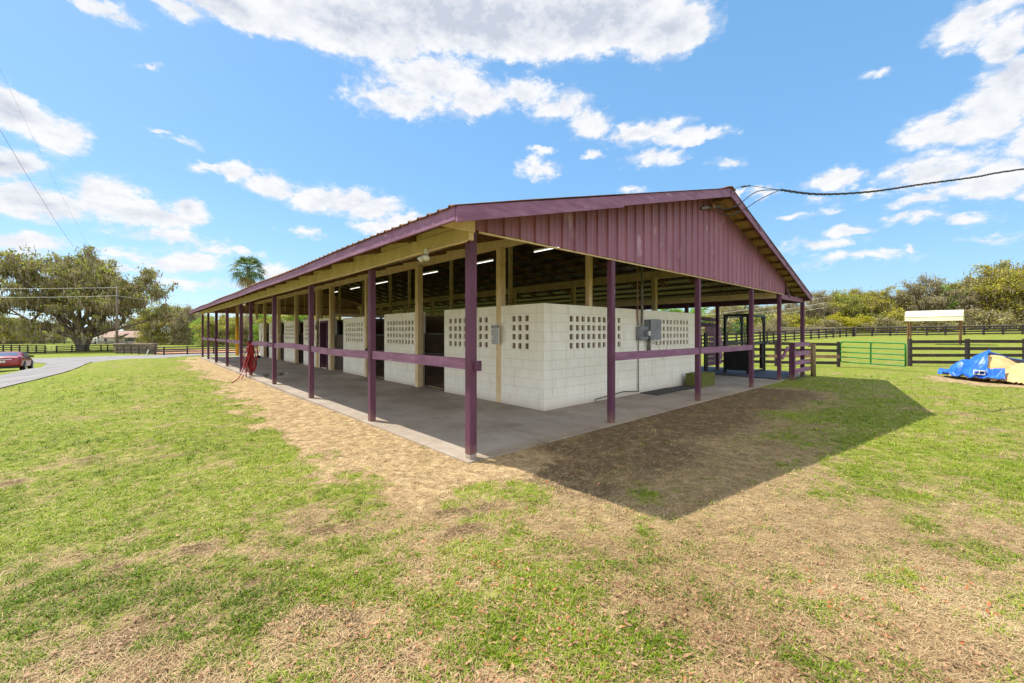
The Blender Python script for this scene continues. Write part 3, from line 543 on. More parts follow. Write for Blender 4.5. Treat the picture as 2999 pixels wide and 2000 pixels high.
# the leaning batten nailed to the last gable post
part(MB().bar((13.1, -.06, .72), (13.33, -.18, 1.12), .05, .09), 'brace', 'purple_board')
for x, y in ((15.2, -.17), (15.15, 2.86), (15.15, 6.6), (15.15, 10.3), (13.0, 3.2), (13.0, 6.8), (13.0, 10.4), (13, 14), (15.15, 14)):
    part(MB().box(x-.06, x+.06, y-.06, y+.06, -.05, 2.72), 'post', 'purple', bevel=.006)
part(MB().box(15.10, 15.16, -.25, 29, 2.72, 2.90), 'side_beam', 'purple')
part(MB().bar((13.08, -.05, 2.84), (15.2, -.2, 2.80), .05, .15), 'side_beam', 'purple_board')
part(MB().box(12.95, 13.05, .08, 29.2, 2.80, 3.0), 'side_beam', 'cream')
# eave beam in two layers with joints
ys = [-.08, 2.5, 5.9, 9.6, 13.2, 17, 20.4, 24.2, 27, 29.5]
for i in range(len(ys)-1): part(MB().box(-.095, -.01, ys[i]+.004, ys[i+1], 2.803, 2.995+.004*(i % 2)), 'eave_beam', 'cream', bevel=.004)
part(MB().box(-.09, -.02, -.08, 29.5, 3.003, 3.085), 'top_plate', 'cream', bevel=.004)
cp = [(-.105, y, 2.79+.012*math.sin(y*1.3)) for y in np.arange(-.05, 29, .5)]
part(MB().tube(cp, .014, 6), 'conduit', 'cream'); part(MB().tube([(-.055, y, 2.78+.01*math.sin(y*2.1+1)) for y in np.arange(.3, 28, .6)], .008, 5), 'conduit', 'conduit')
# inner posts and headers
def cpost(x, y, z0, z1, s=.15): return part(MB().box(x-s/2, x+s/2, y-s/2, y+s/2, z0, z1), 'inner_post', 'cream', bevel=.005)
IP = [3.02, 6.68, 10.4, 14.12, 15.95, 19.45, 23.1, 26.7]
for i, y in enumerate(IP): cpost(3.105 if i == 0 else 3.03, y, -.02, 3.585, .17 if i in (1, 3) else .16)
cpost(3.05, 29.3, 2.5, 3.585)
part(MB().box(2.93, 2.975, -.03, 29.4, 3.60, 3.84), 'header_beam', 'cream', bevel=.003); part(MB().box(3.08, 3.125, -.03, 29.4, 3.58, 3.80), 'header_beam', 'cream', bevel=.003)
part(MB().box(10.2, 10.245, -.03, 29.4, 3.53, 3.76), 'header_beam', 'cream'); part(MB().box(10.34, 10.385, -.03, 29.4, 3.50, 3.74), 'header_beam', 'cream')
for y in (3.1, 6.75, 10.4, 14.1, 17.8, 21.4, 25.1, 28.7): cpost(10.3, y, 1.6, 3.53)
for y in (3.47, 7.12, 11.02, 14.82, 16.95, 20.6, 24.6, 28.3): cpost(XR, y, 1.6, zr(XR)-.15, .12)
cpost(4.68, 1.52+.16, 1.6, 3.9, .115)
part(MB().box(3.13, 9.5, 14.1, 14.15, 2.30, 2.44), 'tie_beam', 'cream'); part(MB().box(XR-.03, XR+.03, -.1, 30, zr(XR)-.2, zr(XR)-.05), 'ridge_beam', 'raw')
# rafters and purlins
NR = 25
for i in range(NR):
    y = .25+i*(29.2-.25)/(NR-1)
    for s_ in (0, 1):
        xa = (-.1 if s_ == 0 else 12.7); xb = XR; mb = MB(); za, zb = zr(xa)-.135, zr(xb)-.135
        mb.bar((xa, y, za), (xb, y, zb), .042, .15); part(mb, 'rafter', 'raw')
for y in np.arange(.25, 29.5, 1.2): pass
for i in range(24):
    y = .05+i*1.22; part(MB().bar((-.56, y, zr(-.56)-.09), (-.02, y, zr(-.02)-.09), .04, .13), 'rafter_tail', 'raw')
part(MB().prism([(-.58, -.52, zr(-.58)-.05), (-.01, -.52, zr(-.01)-.05), (-.01, -.1, zr(-.01)-.05), (-.58, -.1, zr(-.58)-.05)], (0, 0, -.012)), 'soffit_board', 'cream')
part(MB().box(-.58, -.012, -.105, -.085, 2.90, 3.01).prism([(-.58, -.105, 3.01), (-.012, -.105, 3.01), (-.012, -.105, 3.135), (-.58, -.105, 3.0)], (0, .02, 0)), 'soffit_board', 'cream')
xs_ = [x for x in np.arange(-.45, XR-.1, .62)]
for x in xs_: part(MB().bar((x, YF+.03, zr(x)-.038), (x, YB-.03, zr(x)-.038), .085, .036, up=(-SLP, 0, 1)), 'purlin', 'raw')
for x in np.arange(XR+.3, XE-.1, .62): part(MB().bar((x, yf(x)+.03, zr(x)-.038), (x, YB-.03, zr(x)-.038), .085, .036, up=(SLR, 0, 1)), 'purlin', 'raw')
# corrugated roof sheets (both slopes), 3 mm skin with ribs running down the slope
def ribs(y0, y1, pitch=.2286, h=.02, wbase=.06, wtop=.024):
    P_ = []; y = y0
    while y < y1-1e-6:
        P_ += [(y, 0), (y+pitch/2-wbase/2, 0), (y+pitch/2-wtop/2, h), (y+pitch/2+wtop/2, h), (y+pitch/2+wbase/2, 0)]; y += pitch
    return P_+[(y, 0)]
def roof_sheet(xa, xb, y0, y1, dz, name, m, th=.003, lift=None):
    mb = MB(); pr = ribs(y0, y1); n = len(pr); nx = 6
    for layer in (0, 1):
        for i in range(nx+1):
            x = xa+(xb-xa)*i/nx
            for (y, h) in pr:
                l = (lift(x, y) if lift else 0); mb.v.append((x, y if (y > 1 or x < XR) else y+(yf(x)-YF)*(1-y)/1.6, zr(x)+dz+h-layer*th+l))
    for i in range(nx):
        for j in range(n-1):
            a = i*n+j; q = [a, a+n, a+n+1, a+1]; mb.f.append(q if xb < xa else q[::-1])
            q2 = [v+n*(nx+1) for v in q]; mb.f.append(q2[::-1] if xb < xa else q2)
    e = n*(nx+1)
    for i in (0, nx):
        for j in range(n-1): a = i*n+j; mb.f.append([a, a+1, a+1+e, a+e])
    for i in range(nx): 
        for j in (0, n-1): a = i*n+j; mb.f.append([a, a+n, a+n+e, a+e])
    return part(mb, name, m)
wav = lambda x, y: .012*math.sin(y*.9+x)*max(0, (1-(x-EV)/3.)) if x < 3 else 0
roof_sheet(XR-.02, EV-.05, YF-.05, YB+.03, .006, 'roof_sheet', 'roof_out', lift=wav); roof_sheet(XR+.02, XE+.05, YF-.05, YB+.03, .006, 'roof_sheet', 'roof_out')
# inner face of the sheets: bare metal inside, painted tan over the gable overhang
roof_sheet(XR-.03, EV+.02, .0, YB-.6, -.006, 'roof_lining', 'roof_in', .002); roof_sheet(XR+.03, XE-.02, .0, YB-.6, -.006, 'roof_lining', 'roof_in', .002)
roof_sheet(XR-.03, EV+.02, YF+.03, -.12, -.006, 'gable_soffit', 'soffit', .002); roof_sheet(XR+.03, XE-.02, YF+.03, -.12, -.006, 'gable_soffit', 'soffit', .002)
mb = MB(); 
for x0, x1 in ((XR-.22, XR), (XR, XR+.22)):
    mb.prism([(x0, YF-.06, zr(x0)+.034), (x1, YF-.06, zr(x1)+.034), (x1, YF-.06, zr(x1)+.03+.012), (x0, YF-.06, zr(x0)+.046)], (0, YB-YF+.1, 0))
part(mb, 'ridge_cap', 'roof_out')
# fascia boards
def fas(p, q, h=.17, name='fascia', m='purple_board'): 
    return part(MB().bar(p, q, .034, h), name, m, bevel=.003)
fx = EV; fy = [YF, 2.55, 6.0, 9.5, 13.2, 17.5, 22, 26.2, YB]
wob = [0, .012, -.012, .008, -.02, .006, -.008, .01, 0]
for i in range(len(fy)-1): fas((fx+.002*(i % 2), fy[i]+.004, Z0-.085+wob[i]*.6), (fx+.002*(i % 2), fy[i+1]-.004, Z0-.085+wob[i+1]*.6), .165)
for i in range(5): a, b_ = YF+.17+i*(YB-YF-.17)/5, YF+.17+(i+1)*(YB-YF-.17)/5; fas((XE, a+.004, zr(XE)-.085), (XE, b_-.004, zr(XE)-.085), .165)
for xa, xb in ((EV-.012, 2.6), (2.59, XR), (XR, 10.6), (10.59, XE+.012)):
    for fr in (0, 1):
        dd = .0 if xa in (EV-.012, XR) else .012; e = (.012 if xa in (2.59, 10.59) else 0)
        ya, yb = ((yf(xa)-.018+e, yf(xb)-.018+e) if fr == 0 else (YB+.018+e, YB+.018+e)); q_ = [(xa, ya-.017, zr(xa)-.018+dd), (xb, yb-.017, zr(xb)-.018+dd), (xb, yb-.017, zr(xb)-.205+dd), (xa, ya-.017, zr(xa)-.19+dd)]
        part(MB().prism(q_, (0, .034, 0)), 'fascia', 'purple_board')
part(MB().tube([(x, yf(x)-.045-.02*math.sin(x*3.1), zr(x)-.04-.05*abs(math.sin(x*1.9))) for x in np.arange(XR+.1, XE, .22)], .007, 5), 'loose_cable', 'wire')
# gable siding: purple outside, tan inside, R-panel ribs
def siding(y, m_out, m_in, sgn):
    pr = []; x = -.08
    while x < 13.2:
        pr += [(x, 0), (x+.10, 0), (x+.105, .006), (x+.125, .006), (x+.13, 0), (x+.19, 0), (x+.195, .006), (x+.215, .006), (x+.22, 0), (x+.246, 0), (x+.262, .034), (x+.284, .034)]; x += .3
    xs2 = sorted(set([p[0] for p in pr]+[XR])); 
    pr = [(px, d) for px, d in pr if px <= 13.28]; pr.append((13.3, 0)); pr = sorted(pr+[(XR, 0)])
    for lay, (dy, mm, nm) in enumerate(((0, m_out, 'gable_siding'), (.004, m_in, 'gable_lining'))):
        mb = MB(); 
        for px, d in pr:
            yy = y+sgn*(-d+dy); mb.v += [(px, yy, 2.94+.004*math.sin(px*2)), (px, yy, max(2.945, min(zr(px)-.02, 9)))]
        for i in range(len(pr)-1): mb.f.append([2*i, 2*i+2, 2*i+3, 2*i+1])
        part(mb, nm, mm)
siding(-.085, 'siding', 'tanside', 1); siding(29.5, 'siding', 'tanside', -1)
part(MB().box(.08, 13.3, -.07, -.04, 2.915, 2.937), 'bottom_trim', 'cream'); part(MB().box(0, 13.6, 29.42, 29.46, 2.90, 3.0), 'bottom_trim', 'cream')
part(MB().box(-.07, 13.0, 29.34, 29.47, 2.965, 3.0).box(1.9, 12.2, 29.4, 29.47, 3.52, 3.60), 'girt', 'raw')
for x in (2.2, 4.9, 6.2, 8.5, 11): part(MB().box(x-.04, x+.04, 29.39, 29.47, 3.0, zr(x)-.1), 'girt_stud', 'cream')
part(MB().bar((13.32, -.08, 3.3), (13.75, -.12, 2.86), .04, .12), 'gable_brace', 'purple')
# stall walls with real pierced blocks
def wall(fixed, axis, u0, u1, z0, z1, th, holes, m='wall', name='stall_wall', flip=False):
    """axis 'x': plane x=fixed, runs along y. thickness grows away from the outside. holes: (ua,ub,za,zb)"""
    us = sorted({u0, u1, *[h[0] for h in holes], *[h[1] for h in holes]}); zs = sorted({z0, z1, *[h[2] for h in holes], *[h[3] for h in holes]})
    mb = MB(); mb.uv = []
    solid = lambda i, j: 0 <= i < len(us)-1 and 0 <= j < len(zs)-1 and not any(h[0]-1e-6 <= us[i] and us[i+1] <= h[1]+1e-6 and h[2]-1e-6 <= zs[j] and zs[j+1] <= h[3]+1e-6 for h in holes)
    t0, t1 = (fixed, fixed+th)
    pt = (lambda t_, u, z: (t_, u, z)) if axis == 'x' else (lambda t_, u, z: (u, t_, z))
    def q(p, uvs): b = len(mb.v); mb.v.extend(p); mb.f.append([b, b+1, b+2, b+3]); mb.uv.extend(uvs)
    V0 = -.035
    for i in range(len(us)-1):
        for j in range(len(zs)-1):
            if not solid(i, j): continue
            a, b_, c, d = us[i], us[i+1], zs[j], zs[j+1]; uv = [(a, c+V0), (b_, c+V0), (b_, d+V0), (a, d+V0)]
            f1 = [pt(t0, a, c), pt(t0, b_, c), pt(t0, b_, d), pt(t0, a, d)]; f2 = [pt(t1, a, c), pt(t1, b_, c), pt(t1, b_, d), pt(t1, a, d)]
            q(f1, uv); q(f2[::-1], uv[::-1])
            for (di, dj, p, r_) in ((-1, 0, (a, c), (a, d)), (1, 0, (b_, c), (b_, d)), (0, -1, (a, c), (b_, c)), (0, 1, (a, d), (b_, d))):
                if not solid(i+di, j+dj): q([pt(t0, *p), pt(t1, *p), pt(t1, *r_), pt(t0, *r_)], [(p[0], p[1]+V0), (p[0]+(th if di > 0 else -th), p[1]+V0), (r_[0]+(th if di > 0 else -th), r_[1]+V0), (r_[0], r_[1]+V0)])
    return part(mb, name, m)
def holes(ua, ub, n, w_=.125):
    L = []; p = (ub-ua+.075)/n
    for k in range(n):
        c = ua+p*k+(.012 if k % 2 else 0)
        for r_ in range(4): zt = 1.99-.2*r_; L.append((c, c+w_, zt-.125, zt))
    return L
H_ = 2.235
wall(3.04, 'x', 1.58, 5.32, 0, H_, .2, holes(3.43, 5.09, 8)+holes(2.03, 2.58, 3, .12)); 
wall(1.58, 'y', 3.242, 10.3, 0, H_, .2, holes(3.87, 5.85, 10)+holes(7.6, 9.61, 10))
wall(3.04, 'x', 6.66, 9.03, 0, H_-.005, .2, holes(7.03, 8.81, 9)); wall(3.04, 'x', 10.36, 12.81, 0, H_-.03, .2, holes(10.87, 12.55, 8))
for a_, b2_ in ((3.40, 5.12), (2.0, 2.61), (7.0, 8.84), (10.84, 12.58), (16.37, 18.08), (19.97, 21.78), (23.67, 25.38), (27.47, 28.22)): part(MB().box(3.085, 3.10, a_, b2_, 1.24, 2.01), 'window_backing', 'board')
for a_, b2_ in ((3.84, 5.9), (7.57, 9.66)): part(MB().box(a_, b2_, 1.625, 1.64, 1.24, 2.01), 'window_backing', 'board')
wall(3.04, 'x', 14.1, 18.25, 0, H_+.02, .2, holes(16.4, 18.05, 8)+[(14.6, 15.6, .03, 2.14)])
wall(3.04, 'x', 19.55, 21.96, 0, H_, .2, holes(20, 21.75, 8)); wall(3.04, 'x', 23.3, 25.6, 0, H_, .2, holes(23.7, 25.35, 8)); wall(3.04, 'x', 26.8, 28.5, 0, H_, .2, holes(27.5, 28.2, 3))
for y in (5.5, 9.15, 12.95, 18.35, 22.1, 25.75, 28.3):
    wall(y, 'y', 3.245, 10.1, 0, H_-.01, .15, [], 'plaster', 'partition')
wall(16.15, 'y', 3.245, 10.1, 0, H_-.01, .15, [], 'plaster', 'partition')
for a, b_ in ((1.8, 5.48), (5.66, 9.13), (9.31, 12.93), (13.12, 16.13), (16.32, 18.33), (18.52, 22.08), (22.27, 25.73), (25.92, 28.28)):
    hh = holes(a+.9, a+2.4, 7) if b_-a > 3 else []; wall(6.62, 'x', a, b_, 0, H_-.02, .16, [(h[0], h[1], h[2]-.5, h[3]-.5) for h in hh if h[3] < 1.95 and h[3] > 1.5], 'plaster', 'partition')
wall(10.1, 'x', 1.785, 28.5, 0, H_-.02, .2, [(4.2, 5.3, .02, 2.2), (7.9, 9, .02, 2.2), (11.5, 12.6, .02, 2.2), (15.3, 16.1, .02, 2.2), (20, 21.1, .02, 2.2), (24, 25, .02, 2.2)], 'wall', 'stall_wall')
part(MB().box(3.3, 10.05, 1.85, 28.2, -.02, .02), 'stall_bedding', 'shav')
# tack-room doorway
df = part(MB().box(2.99, 3.26, 14.60, 14.67, 0, 2.14).box(2.99, 3.26, 15.53, 15.6, 0, 2.14).box(2.99, 3.26, 14.67, 15.53, 2.06, 2.14), 'door_frame', 'purple')
part(MB().box(3.5, 3.54, 14.5, 15.9, .02, 2.1), 'door', 'dark')
# stall gates
def gate(y0, y1, ztop, solid=False, x=3.16):
    g = part(MB().box(x-.02, x+.02, y0, y0+.04, .06, ztop).box(x-.02, x+.02, y1-.04, y1, .06, ztop).box(x-.02, x+.02, y0+.04, y1-.04, .06, .10).box(x-.02, x+.02, y0+.04, y1-.04, ztop-.04, ztop)
             .box(x-.021, x+.021, y0+.04, y1-.04, ztop*.62, ztop*.62+.035), 'stall_gate', 'black')
    mb = MB()
    if solid: mb.box(x-.008, x+.008, y0+.04, y1-.04, .10, ztop-.04)
    else:
        for y in np.arange(y0+.09, y1-.05, .055): mb.box(x-.003, x+.003, y-.003, y+.003, .10, ztop-.04)
        for z in np.arange(.14, ztop-.05, .055): mb.box(x-.0045, x-.0035+.003, y0+.04, y1-.04, z-.003, z+.003)
    o = mb.build('gate_mesh' if not solid else 'gate_panel', 'mesh', barn); o.parent = g
    l = MB().box(x-.05, x-.021, y0+.0, y0+.06, ztop-.35, ztop-.25).build('latch', 'black', barn); l.parent = g
gate(5.36, 6.55, 1.60); gate(9.07, 10.26, 1.55); gate(12.85, 14.0, 1.52, True); gate(18.3, 19.4, 1.55); gate(22.0, 23.25, 1.55, True); gate(25.65, 26.7, 1.55)
part(MB().tube([(2.92, 10.2, 1.05), (2.90, 10.2, .98), (2.9, 10.22, .9)], [.02, .05, .03], 8), 'latch_chain', 'black')
# boarded pen under the right side
for k, z in enumerate((1.66, 1.80)): part(MB().bar((14.3, 3.0+.01*k, z), (16.0, 3.05, z-.015), .025, .13), 'pen_board', 'purple_board')
for k in range(7): part(MB().bar((14.62, 3.0+.006*k, 1.53-.2*k-(.03 if k > 3 else 0)), (16.1+.05*(k % 3), 3.06, 1.52-.2*k), .025, .185), 'pen_board', 'purple_board')
for z in (1.95, 2.2): part(MB().bar((13.0, 3.25, z), (15.65, 3.1, z-.02), .03, .16), 'pen_board', 'purple')
part(MB().box(14.30, 14.58, 3.02, 3.08, 0, 1.6), 'pen_post', 'black')
# fluorescent lamps, flood lamps
for y in (3.2, 6.2, 9.4, 13.5, 16.6, 19.6):
    t_ = empty('tube_lamp', (5.0, y, 3.86), 'lit tube lamp under the roof, %s' % {3.2: 'the one nearest the purple gable', 6.2: 'second from the purple gable', 9.4: 'third from the purple gable', 13.5: 'fourth from the purple gable', 16.6: 'fifth from the purple gable', 19.6: 'the farthest one'}[y], 'lamp', 'tube lamps under the barn roof')
    MB().box(4.965, 5.035, y-.60, y+.60, 3.885, 3.92).build('housing', 'white', t_)
    MB().tube([(5, y-.6, 3.86), (5, y+.6, 3.86)], .011, 8).build('tube', 'tube', t_)
    MB().tube([(5, y-.4, 3.92), (5, y-.4, 4.3)], .004, 4).build('hanger', 'wire', t_)
for y, lab in ((.92, 'double flood lamp under the eave beam beside the nearest purple corner post'), (14.2, 'double flood lamp under the far part of the eave beam above the red hose')):
    f_ = empty('flood_lamp', (-.11, y, 2.76), lab, 'lamp', 'flood lamps on the eave beam')
    MB().tube([(-.11, y, 2.83), (-.11, y, 2.76)], .035, 10).build('mount', 'white', f_)
    for s_ in (-1, 1):
        d = Vector((-.55, s_*.75, -.9)).normalized(); p = Vector((-.12, y+s_*.03, 2.75))
        MB().tube([p, p+d*.03, p+d*.045, p+d*.085, p+d*.115], [.011, .014, .024, .04, .046], 14).build('lamp_head', 'white', f_, smooth=True)
# lightning rod on the ridge
a_ = empty('antenna_rod', (7.1, 1.15, zr(XR)+.03), 'thin metal rod standing on the barn ridge', 'rod')
MB().tube([(7.1, 1.15, zr(XR)+.03), (7.1, 1.15, zr(XR)+.42)], [.008, .003], 6).build('rod', 'conduit', a_); MB().box(7.06, 7.14, 1.11, 1.19, zr(XR)+.03, zr(XR)+.06).build('foot', 'conduit', a_)
# warning sign
s_ = empty('warning_sign', (2.93, 3.02, 1.57), 'white metal notice headed WARNING screwed to the cream post near the wall corner', 'sign')
MB().box(2.930, 2.936, 2.87, 3.17, 1.35, 1.80).build('sign_plate', 'signwhite', s_); MB().box(2.927, 2.930, 2.885, 3.155, 1.735, 1.785).build('sign_header', 'black', s_)
def text(body, size, loc, mat_, par, name, xdir=(0, -1, 0), zdir=(-1, 0, 0), bold=0.0):
    cu = bpy.data.curves.new(name, 'FONT'); cu.body = body; cu.size = size; cu.align_x = 'CENTER'; cu.align_y = 'CENTER'; cu.offset = bold
    tmp = bpy.data.objects.new(name, cu); C.objects.link(tmp); dg = bpy.context.evaluated_depsgraph_get()
    me_ = bpy.data.meshes.new_from_object(tmp.evaluated_get(dg)); bpy.data.objects.remove(tmp)
    X_ = Vector(xdir); Z_ = Vector(zdir); Y_ = Z_.cross(X_); Mx = Matrix((X_, Y_, Z_)).transposed().to_4x4(); Mx.translation = Vector(loc)-par.location
    me_.transform(Mx); me_.materials.clear(); me_.materials.append(MT[mat_]); o = bpy.data.objects.new(name, me_); C.objects.link(o); o.parent = par; return o
text('WARNING', .042, (2.9255, 3.02, 1.76), 'signwhite', s_, 'sign_heading', bold=.001)
for i, l in enumerate(['UNDER FLORIDA LAW,', 'AN EQUINE ACTIVITY', 'SPONSOR OR EQUINE', 'PROFESSIONAL IS NOT', 'LIABLE FOR AN INJURY', 'TO, OR THE DEATH OF,', 'A PARTICIPANT', 'IN EQUINE ACTIVITIES', 'RESULTING FROM', 'THE INHERENT RISKS OF', 'EQUINE ACTIVITIES.']):
    text(l, .0235, (2.9285, 3.02, 1.705-.033*i), 'black', s_, 'sign_text', bold=.0008)
# electric meter, disconnect, service mast
e_ = empty('electric_meter', (6.72, 1.55, 1.6), 'grey meter box with round glass dial on the white gable-side wall', 'meter')
MB().box(6.56, 6.92, 1.42, 1.575, 1.43, 1.78).build('meter_box', 'grey', e_, bevel=.01); MB().tube([(6.78, 1.43, 1.6), (6.78, 1.37, 1.6), (6.78, 1.30, 1.6)], [.085, .082, .07], 18).build('dial_glass', 'grey', e_, smooth=False)
MB().tube([(6.78, 1.302, 1.6), (6.78, 1.297, 1.6)], [.066, .066], 18).build('dial_face', 'white', e_); MB().box(6.74, 6.82, 1.292, 1.298, 1.585, 1.6).build('dial_mark', 'black', e_)
MB().tube([(6.74, 1.5, 1.78), (6.74, 1.5, 4.35)], .035, 10).build('mast_pipe', 'conduit', e_); MB().tube([(6.62, 1.54, 1.8), (6.6, 1.55, 2.1), (6.6, 1.55, 3.7)], .018, 8).build('side_pipe', 'fencebrown', e_); MB().tube([(6.64, 1.545, 1.43), (6.64, 1.545, .06)], .014, 8).build('ground_pipe', 'conduit', e_)
MB().tube([(6.64, 1.53, .07), (5.9, 1.52, .13), (5.3, 1.5, .10), (4.75, 1.53, .06), (4.75, 1.53, .02)], .014, 8).build('floor_pipe', 'conduit', e_)
b2 = empty('breaker_box', (7.2, 1.55, 1.7), 'tall grey breaker box with slightly open lid beside the meter', 'box')
MB().box(6.98, 7.36, 1.44, 1.575, 1.44, 1.97).build('case', 'grey', b2, bevel=.008); MB().bar((7.0, 1.40, 1.705), (7.42, 1.33, 1.70), .012, .56).build('lid', 'grey', b2)
MB().box(7.12, 7.2, 1.5, 1.575, 1.0, 1.43).build('pipe_box', 'conduit', b2); MB().tube([(7.04, 1.52, 1.43), (7.03, 1.50, 1.3), (7.06, 1.5, 1.12)], .02, 6).build('cable', 'conduit', b2)
MB().tube([(7.3, 1.52, 1.43), (7.36, 1.48, 1.38), (7.3, 1.46, 1.3), (7.24, 1.5, 1.36)], .008, 6).build('cable', 'wire', b2)
k_ = empty('wall_cable', (8.3, 1.56, 1.2), 'thin cable looping down the white wall under the right pierced window', 'cable'); MB().tube([(7.75, 1.565, 1.3), (7.85, 1.56, .95), (8.0, 1.56, .86), (8.15, 1.56, .93), (8.25, 1.565, 1.3)], .004, 5).build('cable_run', 'conduit', k_)
# mats and bale
for i, (x0, x1, y0, y1, lb) in enumerate(((6.72, 8.25, 1.05, 1.55, 'black rubber mat flat on the slab below the meter'), (8.27, 9.35, 1.0, 1.5, 'black rubber mat on the slab beside the hay bale'))):
    tag(MB().box(x0, x1, y0, y1, .002, .022).build('rubber_mat', 'rubber', bevel=.004), lb, 'mat', 'rubber mats by the wall')
tag(MB().box(13.1, 16.6, .25, 4.9, .002, .035).box(13.0, 14.9, .02, .24, .002, .03).build('stall_mat', 'bluemat'), 'large dark grey mat under the black steel stocks', 'mat')
rb = np.random.default_rng(3)
hb = empty('hay_bale', (9.6, 1.2, 0), 'green rectangular hay bale on the slab against the end of the white wall', 'hay bale')
mb = MB(); nx_, ny_, nz_ = 30, 16, 14
def face(f, nu, nv):
    b = len(mb.v)
    for i in range(nu+1):
        for j in range(nv+1): mb.v.append(f(i/nu, j/nv))
    for i in range(nu):
        for j in range(nv): a = b+i*(nv+1)+j; mb.f.append([a, a+nv+1, a+nv+2, a+1])
L0, L1, W0, W1, HB = 9.12, 10.06, .95, 1.42, .385
def jit(x, y, z): n_ = (float(vnoise(np.array(x*1.0+z*.7), np.array(y+z), 30, 4))-.5)*.05; r_ = .03; cx_, cy_, cz_ = (L0+L1)/2, (W0+W1)/2, HB/2; return (cx_+(x-cx_)*(1+n_*.6), cy_+(y-cy_)*(1+n_*1.4), max(0.0, cz_+(z-cz_)*(1+n_*1.2)))
face(lambda u, v: jit(L0+(L1-L0)*u, W0, HB*v), 40, 16); face(lambda u, v: jit(L0+(L1-L0)*u, W1, HB*v), 40, 16); face(lambda u, v: jit(L0, W0+(W1-W0)*u, HB*v), 20, 16); face(lambda u, v: jit(L1, W0+(W1-W0)*u, HB*v), 20, 16); face(lambda u, v: jit(L0+(L1-L0)*u, W0+(W1-W0)*v, HB), 40, 20)
mb.build('bale_body', 'hay', hb, smooth=True)
n = 3000; fa = rb.integers(0, 4, n); U = rb.random(n); Vv = rb.random(n)
X_ = np.where(fa == 0, L0+(L1-L0)*U, np.where(fa == 1, L0, np.where(fa == 2, L0+(L1-L0)*U, L1))); Y_ = np.where(fa == 0, W0, np.where(fa == 2, W0+(W1-W0)*Vv, W0+(W1-W0)*U)); Zz = np.where(fa == 2, HB, Vv*HB)
st_ = strips(X_-9.6+0*X_, Y_-1.2, Zz, rb.uniform(.02, .06, n), rb.uniform(.003, .006, n), rb.uniform(-1, 1, n), rb.uniform(0, 6.28, n), rb.uniform(-.6, .6, n))
fast_mesh('loose_stems', st_, 4, 'leaf_oak', hb)
# red hose hanging from the rail gap
hs_ = empty('garden_hose', (-.12, 13.95, 1.25), 'coiled red hose hanging on a purple post, its end trailing on the straw', 'hose')
MB().tube([(-.08, 13.86, 1.28), (-.2, 13.84, 1.27), (-.22, 13.84, 1.33)], .012, 6).box(-.12, .12, 13.70, 13.86, 1.26, 1.31).build('hook', 'black', hs_)
mb = MB(); rh = random.Random(4)
for k in range(11):
    w_ = .035+.0145*k*(.7+rh.random()*.5); dpt = .92+.022*k*rh.uniform(.4, 1.1); xo = rh.uniform(-.04, .05)+(.05 if k > 8 else 0); P_ = []; tw = rh.uniform(-.09, .09)
    for i in range(29):
        t_ = 2*math.pi*i/28; s1 = math.sin(t_); f_ = .5-.5*math.cos(t_)
        P_.append((-.04+xo+s1*w_*(.25+.75*f_)*1.05+tw*math.sin(2*t_), 13.80-.012*(k % 5)+.03*math.cos(t_+k), 1.30-.04*(k % 3)-dpt*f_**.9))
    mb.tube(P_, .0165, 7, cap=False)
mb.tube([(-.05, 13.76, 1.25), (-.15, 13.7, .8), (-.28, 13.55, .45), (-.42, 13.2, .18), (-.56, 12.8, .02), (-.70, 12.5, -.03), (-.85, 12.2, -.05)], .0165, 7)
mb.tube([(0, 13.76, 1.25), (-.05, 13.75, .8), (-.2, 13.6, .35), (-.32, 13.3, .1), (-.45, 13.0, -.03)], .0165, 7)
mb.tube([(-.1, 13.76, 1.1), (-.26, 13.75, .75), (-.30, 13.7, .55), (-.2, 13.6, .25), (-.24, 13.4, -.02)], .0165, 7)
mb.build('hose_coil', 'hose', hs_, smooth=True)
tag(MB().tube([(-.05, 10.42, 1.27), (-.13, 10.45, 1.29), (-.17, 10.5, 1.22), (-.13, 10.55, 1.17), (-.09, 10.5, 1.2)], .012, 6).build('iron_hook', 'black'), 'small black iron hook on the purple rail', 'hook')
# halters and ropes by the tack-room door
ht = empty('halter', (3.0, 15.85, 1.9), 'black halters and lead rope hanging on the white wall beside the tack-room doorway', 'halter')
mb = MB()
for k in range(5): mb.tube([(2.99-.01*k, 15.85+.1*math.sin(t_)*(.5+.2*k), 1.62-.22*math.cos(t_)*(.7+.1*k)-.1*k) for t_ in np.linspace(0, 6.28, 16)], .014, 6, cap=False)
mb.build('straps', 'black', ht); MB().tube([(2.99, 15.85, 1.4), (2.98, 15.80, 1.0), (2.97, 15.86, .72), (2.96, 15.98, .8), (2.97, 15.95, 1.35)], .016, 6).build('lead_rope', 'black', ht)
MB().tube([(3.0, 15.87, 2.15), (2.98, 15.87, 2.05), (2.97, 15.9, 1.8), (2.97, 15.86, 1.72)], [.02, .07, .10, .02], 9).build('hay_net', 'fencegrey', ht)
tl = empty('pitchfork', (2.5, 27.0, 0), 'long-handled fork leaning on the farthest cream post', 'fork')
MB().tube([(2.45, 25.6, .12), (2.85, 26.55, 1.45)], .016, 6).build('handle', 'raw', tl); MB().bar((2.42, 25.5, .02), (2.47, 25.62, .16), .22, .02).build('tines', 'black', tl)
yw = empty('yellow_post', (1.9, 29.35, 0), 'post wrapped in bright yellow padding at the far end of the aisle', 'post'); MB().tube([(1.9, 29.35, .05), (1.9, 29.35, 1.5), (1.9, 29.35, 2.9)], [.10, .105, .095], 10).build('padding', 'yellow', yw, smooth=True); MB().box(1.83, 1.97, 29.28, 29.42, 2.9, 3.5).build('post_top', 'cream', yw)
